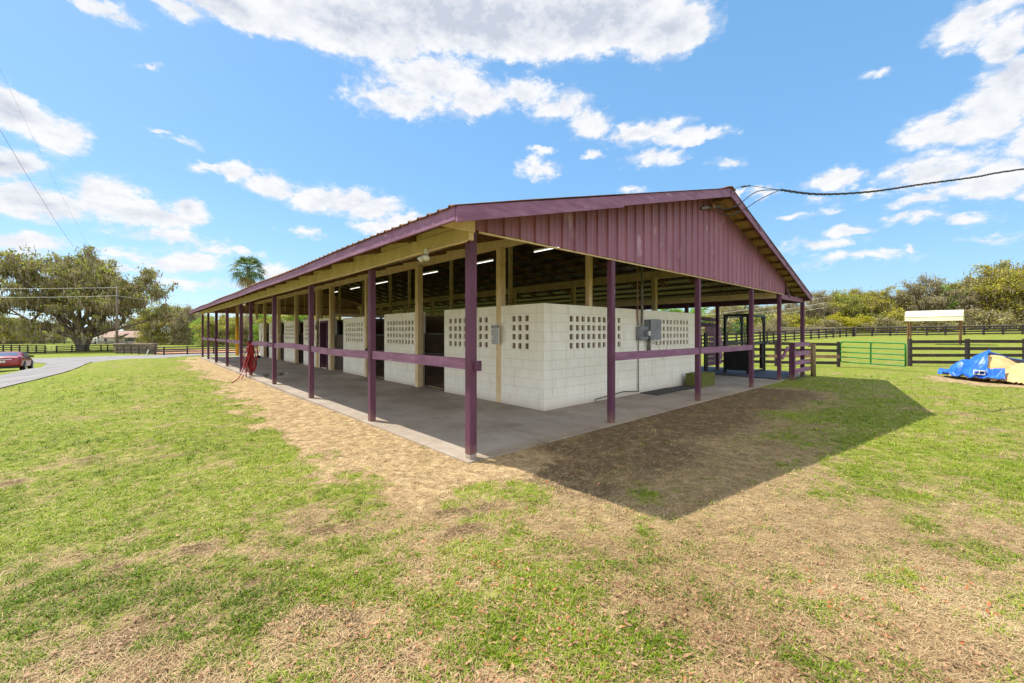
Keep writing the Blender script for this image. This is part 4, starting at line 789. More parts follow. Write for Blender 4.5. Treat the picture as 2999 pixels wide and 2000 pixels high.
pd = MB().poly([(-.0+.02+a, b_, .0025) for a, b_ in [(0.05, 13.2), (.3, 12.9), (.75, 13.0), (1.1, 13.4), (1.3, 14.1), (.9, 14.3), (.5, 14.0), (.2, 13.9)]]).build('puddle', 'dark'); pd['kind'] = 'structure'
# service drop cable and bracket
sv = empty('service_cable', (6.95, -.12, 4.62), 'twisted black power cable running from the gable peak out to the right', 'cable')
MB().bar((6.55, -.13, 4.52), (7.35, -.30, 4.70), .05, .05).build('bracket', 'conduit', sv); MB().tube([(6.93, -.16, 4.6), (6.93, -.28, 4.62)], [.05, .07], 10).build('insulator', 'fencebrown', sv)
def sag_line(a, b_, s_, n=24):
    a, b_ = Vector(a), Vector(b_); return [a.lerp(b_, i/n)-Vector((0, 0, s_*4*(i/n)*(1-i/n))) for i in range(n+1)]
J = Vector((8.32, -1.27, 5.07)); cabl = [J, Vector((9.6, -1.8, 5.12)), Vector((11.2, -2.6, 5.35)), Vector((12.96, -3.46, 5.74)), Vector((15.1, -4.5, 6.2)), Vector((17.45, -5.5, 6.76)), Vector((33.5, -10.6, 10.4))]
def resample(P_, n):
    o_ = []
    for i in range(len(P_)-1):
        p0 = P_[max(i-1, 0)]; p1 = P_[i]; p2 = P_[i+1]; p3 = P_[min(i+2, len(P_)-1)]
        for k in range(n):
            t_ = k/n; o_.append(.5*((2*p1)+(-p0+p2)*t_+(2*p0-5*p1+4*p2-p3)*t_*t_+(-p0+3*p1-3*p2+p3)*t_**3))
    return o_+[P_[-1]]
main = resample(cabl, 26); mb = MB()
for ph in (0, 2.1, 4.2):
    mb.tube([p+Vector((0, .018*math.cos(i*.55+ph), .018*math.sin(i*.55+ph))) for i, p in enumerate(main)], .0125, 6)
mb.build('twisted_cable', 'wire', sv)
MB().tube(resample([Vector((6.98, -.3, 4.63)), Vector((7.06, -.66, 4.93)), Vector((7.35, -.85, 5.05)), J], 8), .006, 5).tube([(7.22, -.78, 5.0), (7.42, -.9, 5.06)], .016, 6).build('support_wire', 'wire', sv)
MB().tube(resample([Vector((6.98, -.3, 4.6)), Vector((7.15, -.45, 4.55)), Vector((7.3, -.66, 4.62)), Vector((7.55, -1.0, 4.92)), J], 8), .010, 6).tube([(7.24, -.58, 4.58), (7.33, -.7, 4.65)], .02, 6).build('lead_wire', 'wire', sv)
MB().tube(resample([Vector((6.98, -.3, 4.58)), Vector((7.12, -.42, 4.42)), Vector((7.33, -.66, 4.45)), Vector((7.7, -1.05, 4.78)), J], 8), .010, 6).tube([(7.28, -.58, 4.42), (7.36, -.70, 4.49)], .02, 6).build('lead_wire', 'wire', sv)

# ------------------------------------------------------------------ steel stocks
stk = empty('horse_stocks', (15.1, 1.8, 0), 'black steel horse stocks standing on the dark mat', 'stocks')
X0, X1, Y0, Y1, HT = 14.2, 16.05, 1.36, 2.2, 2.26
for x in (X0, X1):
    for y in (Y0, Y1): MB().box(x-.045, x+.045, y-.045, y+.045, .03, HT).build('upright', 'black', stk)
MB().box(X0-.045, X1+.045, Y0-.04, Y0+.04, HT, HT+.08).box(X0-.045, X1+.045, Y1-.04, Y1+.04, HT, HT+.08).box(X0-.04, X0+.04, Y0, Y1, HT+.003, HT+.083).box(X1-.04, X1+.04, Y0, Y1, HT+.003, HT+.083).build('top_frame', 'black', stk)
for x, s_ in ((X0, 1), (X1, -1)):
    for y in (Y0, Y1): MB().bar((x+s_*.02, y, HT-.32), (x+s_*.26, y, HT), .05, .05).build('gusset', 'black', stk)
MB().box(X0-.02, X0+.02, Y0+.045, Y1-.045, .14, .92).build('door_panel', 'black', stk)
MB().box(X0+.05, X1-.05, Y1-.03, Y1+.03, 1.15, 1.22).box(X0+.05, X1-.05, Y0-.03, Y0+.03, 1.15, 1.22).box(X0+.05, X1-.05, Y0-.03, Y0+.03, .62, .69).box(X0+.05, X1-.05, Y0-.03, Y0+.03, .06, .12).box(X0+.6, X0+.66, Y0-.02, Y0+.02, .69, 1.15).build('side_rail', 'black', stk)
MB().box(X1-.35, X1-.28, Y0-.06, Y0+.06, .15, 1.15).build('side_gate', 'black', stk); MB().tube([(X1+.02, Y0-.08, 1.15), (X1+.12, Y0-.1, 1.15)], .035, 8).tube([(X1+.02, Y0-.08, .66), (X1+.12, Y0-.1, .66)], .035, 8).build('latch', 'conduit', stk)
MB().tube([(X1-.4, Y0-.05, 1.1), (X1-.45, Y0-.06, .7), (X1-.38, Y0-.06, .3)], .012, 6).build('strap', 'purple', stk)
# short purple gate by the corner
gt = empty('small_gate', (13.75, -.2, 0), 'short purple board gate standing open at the barn corner', 'gate')
MB().box(13.66, 13.82, -.28, -.12, -.05, 1.26).build('gate_post', 'purple', gt)
for z in (1.19, .88, .56, .28):
    mb = MB(); pp = [(13.60, -.30, z), (14.2, -.36, z+.015), (14.9, -.36, z+.01), (15.45, -.33, z-.01)]
    for i in range(3): mb.bar(pp[i], pp[i+1], .03, .155)
    mb.build('gate_board', 'purple_board', gt)
rp = empty('round_post', (15.95, -.35, 0), 'round brown wooden post with short boards behind the purple gate', 'post'); MB().tube([(15.95, -.35, -.1), (15.95, -.35, .6), (15.94, -.35, 1.18)], [.085, .08, .075], 12).build('post_shaft', 'postwood', rp, smooth=True)
for z in (1.15, .85, .55, .26): MB().bar((15.5, -.30, z), (15.9, -.30, z), .03, .15).build('short_board', 'raw', rp)
tag(MB().tube([(13.05, -.15, .3), (13.2, -.25, .05), (13.5, -.4, .01), (13.9, -.45, .08), (13.7, -.3, .02)], .008, 5).build('loose_cord', 'wire'), 'thin dark cord lying at the foot of the last gable post', 'cord')
# ------------------------------------------------------------------ fences
def G(x, y): return float(gz(np.array(float(x)), np.array(float(y))))
def fence(name, path, label, step=2.4, h=1.3, rails=4, m='fence', postr=.08, brown=None, rail_per_bay=True, boardh=.13, roundp=True, cat='fence', group=None, lift=0):
    f_ = empty(name, (path[0][0], path[0][1], G(*path[0])), label, cat, group); P_ = []
    for (a, b_) in zip(path[:-1], path[1:]):
        L = math.hypot(b_[0]-a[0], b_[1]-a[1]); n = max(1, round(L/step))
        P_ += [(a[0]+(b_[0]-a[0])*i/n, a[1]+(b_[1]-a[1])*i/n) for i in range(n)]
    P_.append(path[-1]); zs = [G(*p)+lift for p in P_]; rr = random.Random(len(P_)*7+int(path[0][0]))
    for (x, y), z in zip(P_, zs):
        mb = MB(); lx = rr.uniform(-.02, .02)
        if roundp: mb.tube([(x, y, z-.1), (x+lx, y, z+h+.04)], [postr, postr*.92], 8)
        else: mb.box(x-postr, x+postr, y-postr, y+postr, z-.1, z+h+.04)
        mb.build('post', m, f_)
    for r_ in range(rails):
        zz = h-.02-boardh/2-r_*(h-.22)/max(rails-1, 1)*.92
        segs = [[i] for i in range(len(P_)-1)] if rail_per_bay and len(P_) < 24 else [list(range(len(P_)-1))]
        for sg in segs:
            mb = MB()
            for i in sg:
                a = (P_[i][0], P_[i][1], zs[i]+zz+rr.uniform(-.015, .015)); b_ = (P_[i+1][0], P_[i+1][1], zs[i+1]+zz+rr.uniform(-.015, .015))
                d = Vector((b_[1]-a[1], -(b_[0]-a[0]), 0)).normalized()*(postr+.012)
                mb.bar(Vector(a)+d, Vector(b_)+d, .03, boardh)
            mb.build('rail', ('fencebrown' if brown is not None and r_ == brown else m), f_)
    return f_
fence('board_fence', [(19.5, 4.7), (23.8, .2)], 'black board fence with one bare brown rail, between the barn and the green gate', step=2.9, h=1.27, brown=2, boardh=.15)
fence('board_fence', [(26.56, -2.29), (28.1, -4.3), (33.6, -12)], 'black four-rail board fence behind the blue tarp', step=2.5, h=1.37, postr=.10, boardh=.155)
fence('paddock_fence', [(83.9, 8.4), (60.7, 12.0), (41.2, 12.1), (26, 13.5)], 'long black paddock fence receding diagonally behind the barn corner posts', step=2.6, h=1.4, boardh=.17, postr=.1)
fence('paddock_fence', [(84, 8.2), (98.5, -10), (128, -48)], 'black paddock fence along the field edge behind the cream shelter', step=2.6, h=1.42, boardh=.2, postr=.13)
fence('paddock_fence', [(92, 12), (106, -6), (138, -46)], 'pale-posted second fence line just behind the black field fence', step=3.2, h=1.4, m='fencegrey', rails=3)
fence('paddock_fence', [(72, 46), (96, 28), (92, 12)], 'weathered grey fence at the foot of the trees seen through the barn corner', step=3, h=1.4, m='fencegrey', boardh=.17)
fence('board_fence', [(-34, 152), (-26, 138), (-17.2, 123.5)], 'black board fence at the left edge behind the red car', step=3, h=1.65, boardh=.22, postr=.13)
fence('board_fence', [(-15.7, 124.7), (-11.6, 129), (-9.2, 128), (-6.9, 124)], 'short black board fence on both sides of the big oak trunk', step=2.4, h=1.5, boardh=.2, postr=.12)
fence('board_fence', [(-5.9, 102), (.06, 83.1), (2.9, 81.1), (9.6, 78.1), (18, 73), (30, 67)], 'black board fence along the far side of the asphalt drive', step=3.6, h=1.38, boardh=.17, postr=.11)
fence('paddock_fence', [(-70, 268), (-33, 240), (-3, 211), (18, 214), (60, 205), (95, 190)], 'distant dark fence across the far end of the left field', step=4, h=1.35, rails=3, boardh=.24, postr=.14)
fence('wire_fence', [(-6.6, 123), (-3.0, 150), (4, 190)], 'thin wire fence running away behind the utility pole', step=5, h=1.3, rails=3, m='fencegrey', boardh=.03, postr=.05)
fence('pallet_fence', [(8.9, 74.5), (11.3, 73.2)], 'weathered grey slatted gate panel beyond the far end of the barn', step=2.5, h=1.25, rails=5, m='fencegrey', boardh=.16)
# tube gates
def tube_gate(name, a, b_, z0, z1, m, label, r_=.036, n=5):
    a, b_ = Vector(a), Vector(b_); g_ = empty(name, (a.x, a.y, z0), label, 'gate'); d = b_-a; rc = .12; dn = d.normalized()
    za, zb = Vector((0, 0, z0)), Vector((0, 0, z1))
    loop = [a+za, a+zb-Vector((0, 0, rc)), a+zb+dn*rc*.3-Vector((0, 0, rc*.3)), a+zb+dn*rc, b_+zb-dn*rc, b_+zb-dn*rc*.3-Vector((0, 0, rc*.3)), b_+zb-Vector((0, 0, rc)), b_+za]
    MB().tube(loop, r_, 8).build('gate_frame', m, g_, smooth=True)
    for i in range(n-1):
        z = z0+(z1-z0)*i/(n-1)*.98; MB().tube([a+Vector((0, 0, z)), b_+Vector((0, 0, z))], r_*.85, 8).build('gate_tube', m, g_)
    mid = a.lerp(b_, .5); MB().bar(mid+za, mid+zb, .09, .02, up=tuple(dn)).build('centre_brace', m, g_)
    MB().tube([a+Vector((0, 0, z1-.12)), a-dn*.1+Vector((0, 0, z1-.12))], .02, 6).tube([a+Vector((0, 0, z0+.12)), a-dn*.1+Vector((0, 0, z0+.12))], .02, 6).build('hinge', 'conduit', g_)
    return g_
tube_gate('tube_gate', (24.0, .15, 0), (26.72-3.15, -2.62+.15, 0) if 0 else (22.62, -2.42, 0), .09, 1.13, 'greengate', 'green tubular steel gate swung open beside the black fence')
tube_gate('tube_gate', (-17.0, 123.6, -2.7), (-15.8, 124.5, -2.7), .1, 1.35, 'fencegrey', 'thin grey tube gate between two black fences left of the oak', r_=.04)
# ------------------------------------------------------------------ shelter
sh = empty('shelter', (56.8, -2.0, .4), 'open shelter with curved cream metal roof on four wooden posts in the paddock', 'shelter')
lat = Vector((CYW, -SY, 0)); dpv = Vector((SY, CYW, 0)); o_ = Vector((56.8, -2.0, .38)); ra_ = YAW+.80+.06; lat2 = Vector((math.cos(ra_), -math.sin(ra_), 0)); dp2 = Vector((-lat2.y, lat2.x, 0))
for sx_, sy_ in ((-1, -1), (-1, 1), (1, -1), (1, 1)):
    p = o_+lat2*1.82*sx_+dp2*.95*sy_; MB().tube([(p.x, p.y, .2), (p.x, p.y, 2.75)], .075, 8).build('post', 'raw', sh)
prof = [(-1.25, 0), (-1.22, .42), (-1.05, .72), (-.7, .95), (0, 1.05), (.7, .95), (1.05, .72), (1.22, .42), (1.25, 0)]
mb = MB(); nn = len(prof)
def ppt(u, v): i = min(int(u*(nn-1)), nn-2); f = u*(nn-1)-i; return (prof[i][0]*(1-f)+prof[i+1][0]*f, prof[i][1]*(1-f)+prof[i+1][1]*f)
N_ = 48; ring = []
for k in range(N_+1):
    a, z = ppt(k/N_, 0); rb_ = .03 if k % 6 == 0 else 0; ring.append((a*(1+rb_), z+rb_))
for side in (0, 1):
    for (a, z) in ring:
        s_ = 1 if side == 0 else .965
        for e in (-1, 1): p = o_+lat2*2.05*e+dp2*a*s_; mb.v.append((p.x, p.y, 2.75+z*s_))
M_ = (N_+1)*2
for k in range(N_): mb.f.append([2*k, 2*k+1, 2*k+3, 2*k+2]); mb.f.append([M_+2*k, M_+2*k+2, M_+2*k+3, M_+2*k+1]); mb.f.append([2*k, 2*k+2, M_+2*k+2, M_+2*k]); mb.f.append([2*k+1, M_+2*k+1, M_+2*k+3, 2*k+3])
mb.f += [[0, M_, M_+1, 1], [2*N_, 2*N_+1, M_+2*N_+1, M_+2*N_]]
mb.build('curved_roof', 'shelter', sh)
# ------------------------------------------------------------------ shavings pile and tarp
def pile_h(x, y):       # local lateral/depth metres -> height
    m_ = lambda cx_, cy_, rx, ry, h: h*np.clip(1-((x-cx_)/rx)**2-((y-cy_)/ry)**2, 0, 1)**.8
    return np.maximum.reduce([m_(.12, .1, .85, 1.22, .86), m_(-.45, .35, .58, .72, .58), m_(.95, .1, 1.1, 1.7, .60), m_(2.3, 0, 1.6, 1.9, .66), m_(4, .2, 1.8, 1.9, .7)])
PO = Vector((0, 0, 0)); 
def pw(x, y, z=0): PA = YAW+.855; X = CX+math.sin(PA)*(22.6+y)+math.cos(PA)*x; Y = CY+math.cos(PA)*(22.6+y)-math.sin(PA)*x; return X, Y, z
px_, py_, _ = pw(0, 0); pl = empty('shavings_pile', (px_, py_, 0), 'heap of pale wood shavings half under the blue tarp', 'pile')
def sheet(name, m, par, xr, yr, n1, n2, hf, keep=None, thick=0):
    xs_ = np.linspace(*xr, n1); ys_ = np.linspace(*yr, n2); mb = MB(); idx = {}
    for i, x in enumerate(xs_):
        for j, y in enumerate(ys_):
            if keep is None or keep(x, y): X, Y, _ = pw(x, y); idx[i, j] = len(mb.v); mb.v.append((X, Y, float(hf(x, y))))
    for i in range(n1-1):
        for j in range(n2-1):
            q = [(i, j), (i+1, j), (i+1, j+1), (i, j+1)]
            if all(k in idx for k in q): mb.f.append([idx[k] for k in q])
    ob_ = mb.build(name, m, par, smooth=True)
    if thick: md = ob_.modifiers.new('thickness', 'SOLIDIFY'); md.thickness = thick
    return ob_
nz2 = lambda x, y, s_, sd_: float(fbm(np.array(x+50.), np.array(y+50.), s_, sd_))-.5
def heap_z(x, y):
    h_ = float(pile_h(np.array(x), np.array(y))); return h_-.05+(nz2(x, y, 3, 2)*.10+nz2(x, y, 12, 5)*.03)*min(1, h_*4)
sheet('heap', 'shav', pl, (-1.1, 6.2), (-2.2, 2.2), 140, 90, heap_z, keep=lambda x, y: float(pile_h(np.array(x), np.array(y))) > .002)
tp = empty('blue_tarp', (px_, py_, 0), 'crumpled bright blue tarp pulled over the left side of the shavings heap', 'tarp')
def tedge(y): return .03+.04*math.sin(y*2.3+.4)+.02*math.sin(y*7)
def tfront(x): return float(np.interp(x, [-1.3, -.9, -.4, 0, .4], [.7, -.25, -.95, -1.32, -1.42]))
def tl_(y): return np.interp(y, [-1.75, -1.5, -1.0, -.4, .3, 1, 2], [-.9, -1.7, -2.1, -2.0, -1.6, -1.4, -1.2])
def tarp_z(x, y):
    base = max(float(pile_h(np.array(x), np.array(y)))-.03, heap_z(x, y)); b2 = base
    r1 = abs(math.sin(2.3*x+3.1*y+3*nz2(x, y, 1.2, 8))); r2 = abs(math.sin(5.5*y-2.2*x+4*nz2(x, y, 1.7, 9)))
    e = math.exp(-((x-tedge(y))/.06)**2)*.05
    return b2*1.0+.03+.12*r1**2*(1-.5*(b2 > .4))+.07*r2**3+.07*nz2(x, y, 5, 6)+.03*nz2(x, y, 14, 3)+e+.12*math.exp(-((y+1.15)/.16)**2)*math.exp(-((x-.25)/.2)**2)
sheet('tarp_cover', 'tarp', tp, (-1.3, .5), (-1.5, 1.7), 120, 130, tarp_z, keep=lambda x, y: y > tfront(x)+.04*math.sin(x*9) and x < (tedge(y) if y > -.95 else .38) and y < 1.6, thick=.006)
sheet('tarp_strip', 'tarp', tp, (.03, .9), (.55, 1.25), 40, 16, lambda x, y: max(.02, .90-.34*(x-.03)+.02*math.sin(x*9))-.4*max(0, y-.9), thick=.006)
bk = empty('hollow_block', (px_, py_, 0), 'whitish hollow concrete block weighing down the blue tarp', 'block')
def blk(x0, x1, y0, y1, z0, z1):
    mb = MB(); P_ = [pw(x0, y0), pw(x1, y0-.06), pw(x1, y1-.06), pw(x0, y1)]; mb.prism([(a, b_, z0) for a, b_, _ in P_], (0, 0, z1-z0)); return mb
mb = MB()
for a in ((.0, .42, -1.36, -1.33), (.0, .42, -1.17, -1.14)): pass
zb_ = .16
for x0, x1 in ((0, .025), (.125, .15), (.25, .275)):
    t_ = blk(x0-.33, x1-.33, -1.08, -.88, zb_+.025, zb_+.125); b = len(mb.v); mb.v += t_.v; mb.f += [[i+b for i in f] for f in t_.f]
for z0, z1 in ((zb_, zb_+.025), (zb_+.125, zb_+.15)):
    t_ = blk(-.33, -.055, -1.08, -.88, z0, z1); b = len(mb.v); mb.v += t_.v; mb.f += [[i+b for i in f] for f in t_.f]
mb.build('block_shell', 'block', bk)
# ------------------------------------------------------------------ trees
def tree_skeleton(rs, H, Wd, r0, forks=4, low=.18, levels=4, droop=0., multi=1):
    """returns list of (points, radii) and list of twig points"""
    br = []; tips = []
    def grow(p, d, L, r_, lev):
        n = 5; pts = [p]; q = p; dd = d.copy()
        for i in range(n):
            dd = (dd+np.array([rs.normal(0, .16), rs.normal(0, .16), rs.normal(0, .10)+(.07 if lev < 2 else -droop)])); dd /= np.linalg.norm(dd)
            q = q+dd*L/n; pts.append(q)
            if lev >= levels-1 or (lev >= levels-2 and i >= 2): tips.append(q)
        br.append((pts, [r_*(1-.5*i/n) for i in range(n+1)]))
        if lev < levels:
            k = rs.integers(2, 4) if lev > 0 else forks
            for j in range(k):
                i = n if j == 0 else rs.integers(2, n+1); b_ = pts[i]; a = rs.uniform(0, 6.28); sp_ = rs.uniform(.45, .95)
                pd_ = np.array([math.cos(a), math.sin(a), rs.uniform(-.1, .35)])*sp_; nd = dd*(1-sp_*.4)+pd_; nd /= np.linalg.norm(nd)
                grow(b_, nd, L*rs.uniform(.58, .8), r_*.55, lev+1)
    for m_ in range(multi):
        a0 = rs.uniform(0, 6.28); base = np.array([rs.normal(0, r0*.25*(multi > 1)), rs.normal(0, r0*.25*(multi > 1)), -.2])
        tk = [base+np.array([0, 0, H*low*i/3+.0]) + (np.array([math.cos(a0+m_*2.1), math.sin(a0+m_*2.1), 0])*i*i*r0*.10 if multi > 1 else 0) for i in range(4)]
        br.append((tk, [r0*1.35, r0*1.0, r0*.92, r0*.88]))
        for j in range(forks):
            a = 6.28*(j+rs.uniform(-.3, .3))/forks+a0; up = rs.uniform(.3, 1.7)
            d = np.array([math.cos(a), math.sin(a), up]); d /= np.linalg.norm(d)
            L = (Wd*.5*(1-abs(d[2])*.5)+H*.55*d[2])*.42
            grow(tk[-1], d, L, r0*.6, 1)
    T_ = np.array(tips); z0 = T_[:, 2].min(); hx = np.percentile(np.abs(T_[:, :2]), 99.3)*1.03; hzx = T_[:, 2].max()
    sx_ = Wd/2/hx; sz_ = (H*.97)/hzx
    S3 = np.array([sx_, sx_, sz_])
    br = [([p*S3 for p in pts], rr) for pts, rr in br]; T_ = T_*S3
    return br, T_
def quads(Cn, sz, rs, flat=.6, aspect=1.0, vertical=False):
    n = len(Cn); u = rs.normal(size=(n, 3)); u /= np.linalg.norm(u, axis=1)[:, None]; v = rs.normal(size=(n, 3))
    if vertical: v = np.zeros((n, 3)); v[:, 2] = -1; v[:, :2] = rs.normal(0, .08, (n, 2)); u[:, 2] = 0; u /= np.linalg.norm(u, axis=1)[:, None]
    else: v -= u*(u*v).sum(1)[:, None]; v /= np.linalg.norm(v, axis=1)[:, None]
    s_ = sz*rs.uniform(.6, 1.35, n)[:, None]; w_ = u*s_/2; l_ = v*s_*aspect*rs.uniform(.7, 1.3, n)[:, None]/2
    o_ = np.empty((n, 4, 3), np.float32)
    if vertical: o_[:, 0] = Cn-w_; o_[:, 1] = Cn+w_; o_[:, 2] = Cn+w_*.25+l_*2; o_[:, 3] = Cn-w_*.25+l_*2
    else: o_[:, 0] = Cn-w_*.9-l_*.4; o_[:, 1] = Cn+w_*.3-l_; o_[:, 2] = Cn+w_+l_*.3; o_[:, 3] = Cn-w_*.2+l_
    return o_.reshape(-1, 3)
def make_tree(name, seed, H, Wd, r0, leaf, nleaf, lsz, spread, moss=0, bark='bark', forks=5, low=.2, levels=4, droop=.02, multi=1, leaf2=None, keep=1.0, base_fill=0):
    rs = np.random.default_rng(seed); br, tips = tree_skeleton(rs, H, Wd, r0, forks, low, levels, droop, multi)
    root = empty(name, (0, 0, 0)); mb = MB()
    for pts, rr in br:
        if rr[0] > r0*.035: mb.tube(pts, rr, 7 if rr[0] > r0*.3 else 4, cap=False)
    mb.build('trunk', bark, root, smooth=True)
    T_ = tips[rs.random(len(tips)) < keep]
    if base_fill:
        k = int(len(T_)*base_fill); B_ = T_[rs.integers(0, len(T_), k)].copy(); B_[:, 2] *= rs.uniform(.05 if H < 20 else .3, .7, k); B_[:, :2] *= rs.uniform(.7, 1.05, (k, 1)); T_ = np.concatenate([T_, B_])
    idx = rs.integers(0, len(T_), nleaf); csz = rs.uniform(.4, 1.5, len(T_))
    Cn = T_[idx]+rs.normal(0, 1, (nleaf, 3))*np.array([spread, spread, spread*.55])*csz[idx][:, None]; Cn[:, 2] = np.maximum(Cn[:, 2], .25)
    if leaf2:
        sel = (np.sin(idx*1.7) > .35); fast_mesh('crown', quads(Cn[~sel], lsz, rs), 4, leaf, root); fast_mesh('crown_second_tone', quads(Cn[sel], lsz, rs), 4, leaf2, root)  # clusters picked by tip index take the second foliage tone
    else: fast_mesh('crown', quads(Cn, lsz, rs), 4, leaf, root)
    if moss:
        Tm = T_[rs.integers(0, len(T_), moss)]+rs.normal(0, spread*.8, (moss, 3)); Tm[:, 2] = np.maximum(Tm[:, 2], H*.12)
        fast_mesh('hanging_moss', quads(Tm, lsz*.75, rs, vertical=True, aspect=3.6), 4, 'moss', root)
    return root
def put(tr, X, Y, s_, rz, label, group=None, first=False, cat='tree', zs=None):
    o_ = tr if first else clone(tr); o_.location = (X, Y, G(X, Y)); o_.rotation_euler = (0, 0, rz); o_.scale = (s_, s_, s_*(zs or 1)); tag(o_, label, cat, group); return o_
# the great oak by the drive
big = make_tree('oak_tree', 17, 24, 33, 1.0, 'leaf_oak', 50000, .32, .60, moss=15000, forks=6, low=.14, levels=5, multi=2, leaf2='leaf_mid', droop=-.01, keep=.5, base_fill=.05)
put(big, -12.6, 133.4, 1, .4, 'huge spreading live oak hung with grey moss, its forked trunk beside the utility pole', first=True)
big2 = make_tree('oak_tree', 23, 22, 30, .8, 'leaf_oak', 34000, .36, .7, moss=7000, forks=6, low=.2, levels=5, leaf2='leaf_yg', keep=.8)
put(big2, -47, 137, 1, 1.4, 'tall mossy live oak cut by the left edge of the picture', first=True)
K = {}
K['A'] = [make_tree('oak_tree', 31+i, 15, 14, .32, 'leaf_yg', 17000, .30, .72, moss=1600, levels=4, forks=6, low=.22, base_fill=.5, leaf2='leaf_oak') for i in range(2)]
K['B'] = [make_tree('mossy_oak', 41+i, 16, 13, .34, 'leaf_grey', 14000, .28, .68, moss=4000, levels=4, forks=6, low=.25, base_fill=.45, leaf2='leaf_oak', bark='barkpale') for i in range(2)]
K['C'] = [make_tree('leafy_tree', 51, 14, 10, .24, 'leaf_green', 14000, .30, .7, levels=4, forks=6, low=.2, base_fill=.4, leaf2='leaf_mid')]
K['D'] = [make_tree('broad_tree', 61+i, 12, 15, .35, 'leaf_mid', 15000, .30, .75, moss=900, levels=4, forks=6, low=.2, leaf2='leaf_yg', base_fill=.25) for i in range(2)]
K['E'] = [make_tree('yellow_tree', 71, 7, 8, .16, 'leaf_yellow', 7000, .28, .55, levels=3, forks=7, low=.2, base_fill=.3)]
K['U'] = [make_tree('understorey_shrub', 81+i, 5, 9, .12, ('leaf_mid', 'leaf_grey', 'leaf_yg')[i], 7000, .30, .6, levels=3, forks=8, low=.1, base_fill=.8, leaf2='leaf_oak') for i in range(3)]
HT_ = dict(A=15, B=16, C=14, D=12, E=7, U=5); used = set(); cnt = 0
def plant(px, dep, top, kind, label, group):
    """px, top: direction worked out from the photograph; dep: distance in metres"""
    global cnt
    r_ = (px-1499.5)/1211.63; X = CX+dep*(SY+r_*CYW); Y = CY+dep*(CYW-r_*SY); h = CH+(972.66-top)/1211.63*dep-G(X, Y)
    L = K[kind]; i = cnt % len(L); cnt += 1; fr = (kind, i) not in used; used.add((kind, i)); s_ = h/HT_[kind]
    k = max(.75, min(1.35, s_)); o_ = put(L[i], X, Y, k, cnt*1.9, label, group, first=fr, cat='shrub' if kind in 'U' else 'tree'); o_.scale[2] = s_; return o_
GR, GL, GM = 'trees of the wood beyond the right paddock', 'trees behind the left field', 'low shrubs under the right-hand wood'
RT = [(2085, 112, 905, 'D', 'leafy tree showing above the right end of the white wall'), (2130, 110, 882, 'B', 'grey mossy oak seen between the second and third gable posts'), (2175, 118, 888, 'C', 'fresh green tree seen above the steel stocks'),
 (2225, 106, 890, 'B', 'grey mossy oak directly right of the steel stocks'), (2272, 112, 885, 'A', 'olive oak seen left of the last gable post'), (2325, 104, 878, 'B', 'grey mossy oak seen between the last gable post and the corner post'),
 (2385, 100, 848, 'B', 'mossy oak rising just right of the barn eave tip'), (2432, 108, 852, 'A', 'yellow-olive oak second right of the barn eave tip'), (2478, 104, 850, 'D', 'mid-green broad tree above the bright yellow tree'), (2525, 108, 845, 'A', 'yellow-olive oak above the left half of the green gate'),
 (2572, 104, 838, 'A', 'yellow-olive oak above the right end of the green gate'), (2618, 110, 852, 'B', 'grey oak between the green gate and the shelter'), (2662, 104, 848, 'A', 'olive oak behind the left end of the cream shelter'),
 (2718, 98, 803, 'B', 'tall dark grey mossy oak towering over the cream shelter'), (2765, 108, 850, 'A', 'olive oak right behind the middle of the cream shelter'), (2795, 102, 824, 'C', 'fresh light green tree above the right end of the cream shelter'),
 (2845, 96, 812, 'B', 'grey mossy oak with bare pale trunk right of the cream shelter'), (2890, 98, 790, 'A', 'yellow-olive oak third from the right edge'), (2940, 92, 765, 'A', 'high yellow-olive oak above the wood shavings heap'), (2992, 94, 757, 'A', 'tallest olive oak at the right edge of the picture'), (3060, 92, 770, 'B', 'grey mossy oak just outside the right edge'),
 (2130, 130, 880, 'A', 'olive oak far back behind the steel stocks'), (2500, 128, 842, 'B', 'grey oak top far back above the green gate'), (2820, 124, 830, 'D', 'mid-green tree far back right of the shelter'), (2450, 90, 912, 'E', 'bright yellow-leaved tree left of the green gate'), (2520, 92, 918, 'E', 'second bright yellow tree, directly above the green gate'),
 (1960, 96, 893, 'C', 'bright green tree showing above the white wall left of the third gable post'), (2030, 100, 898, 'C', 'green tree showing over the right end of the white wall')]
for a in RT: plant(*a, GR)
UN = [2110, 2165, 2215, 2262, 2318, 2372, 2418, 2480, 2545, 2592, 2640, 2690, 2740, 2788, 2836, 2884, 2935, 2985, 3040]
for i, px in enumerate(UN): plant(px, 88+6*(i % 3), [936, 928, 915, 930, 910, 922][i % 6]-(10 if px > 2600 else 0)-(18 if px > 2850 else 0), 'U', 'dense low shrub at the foot of the right-hand wood', GM)
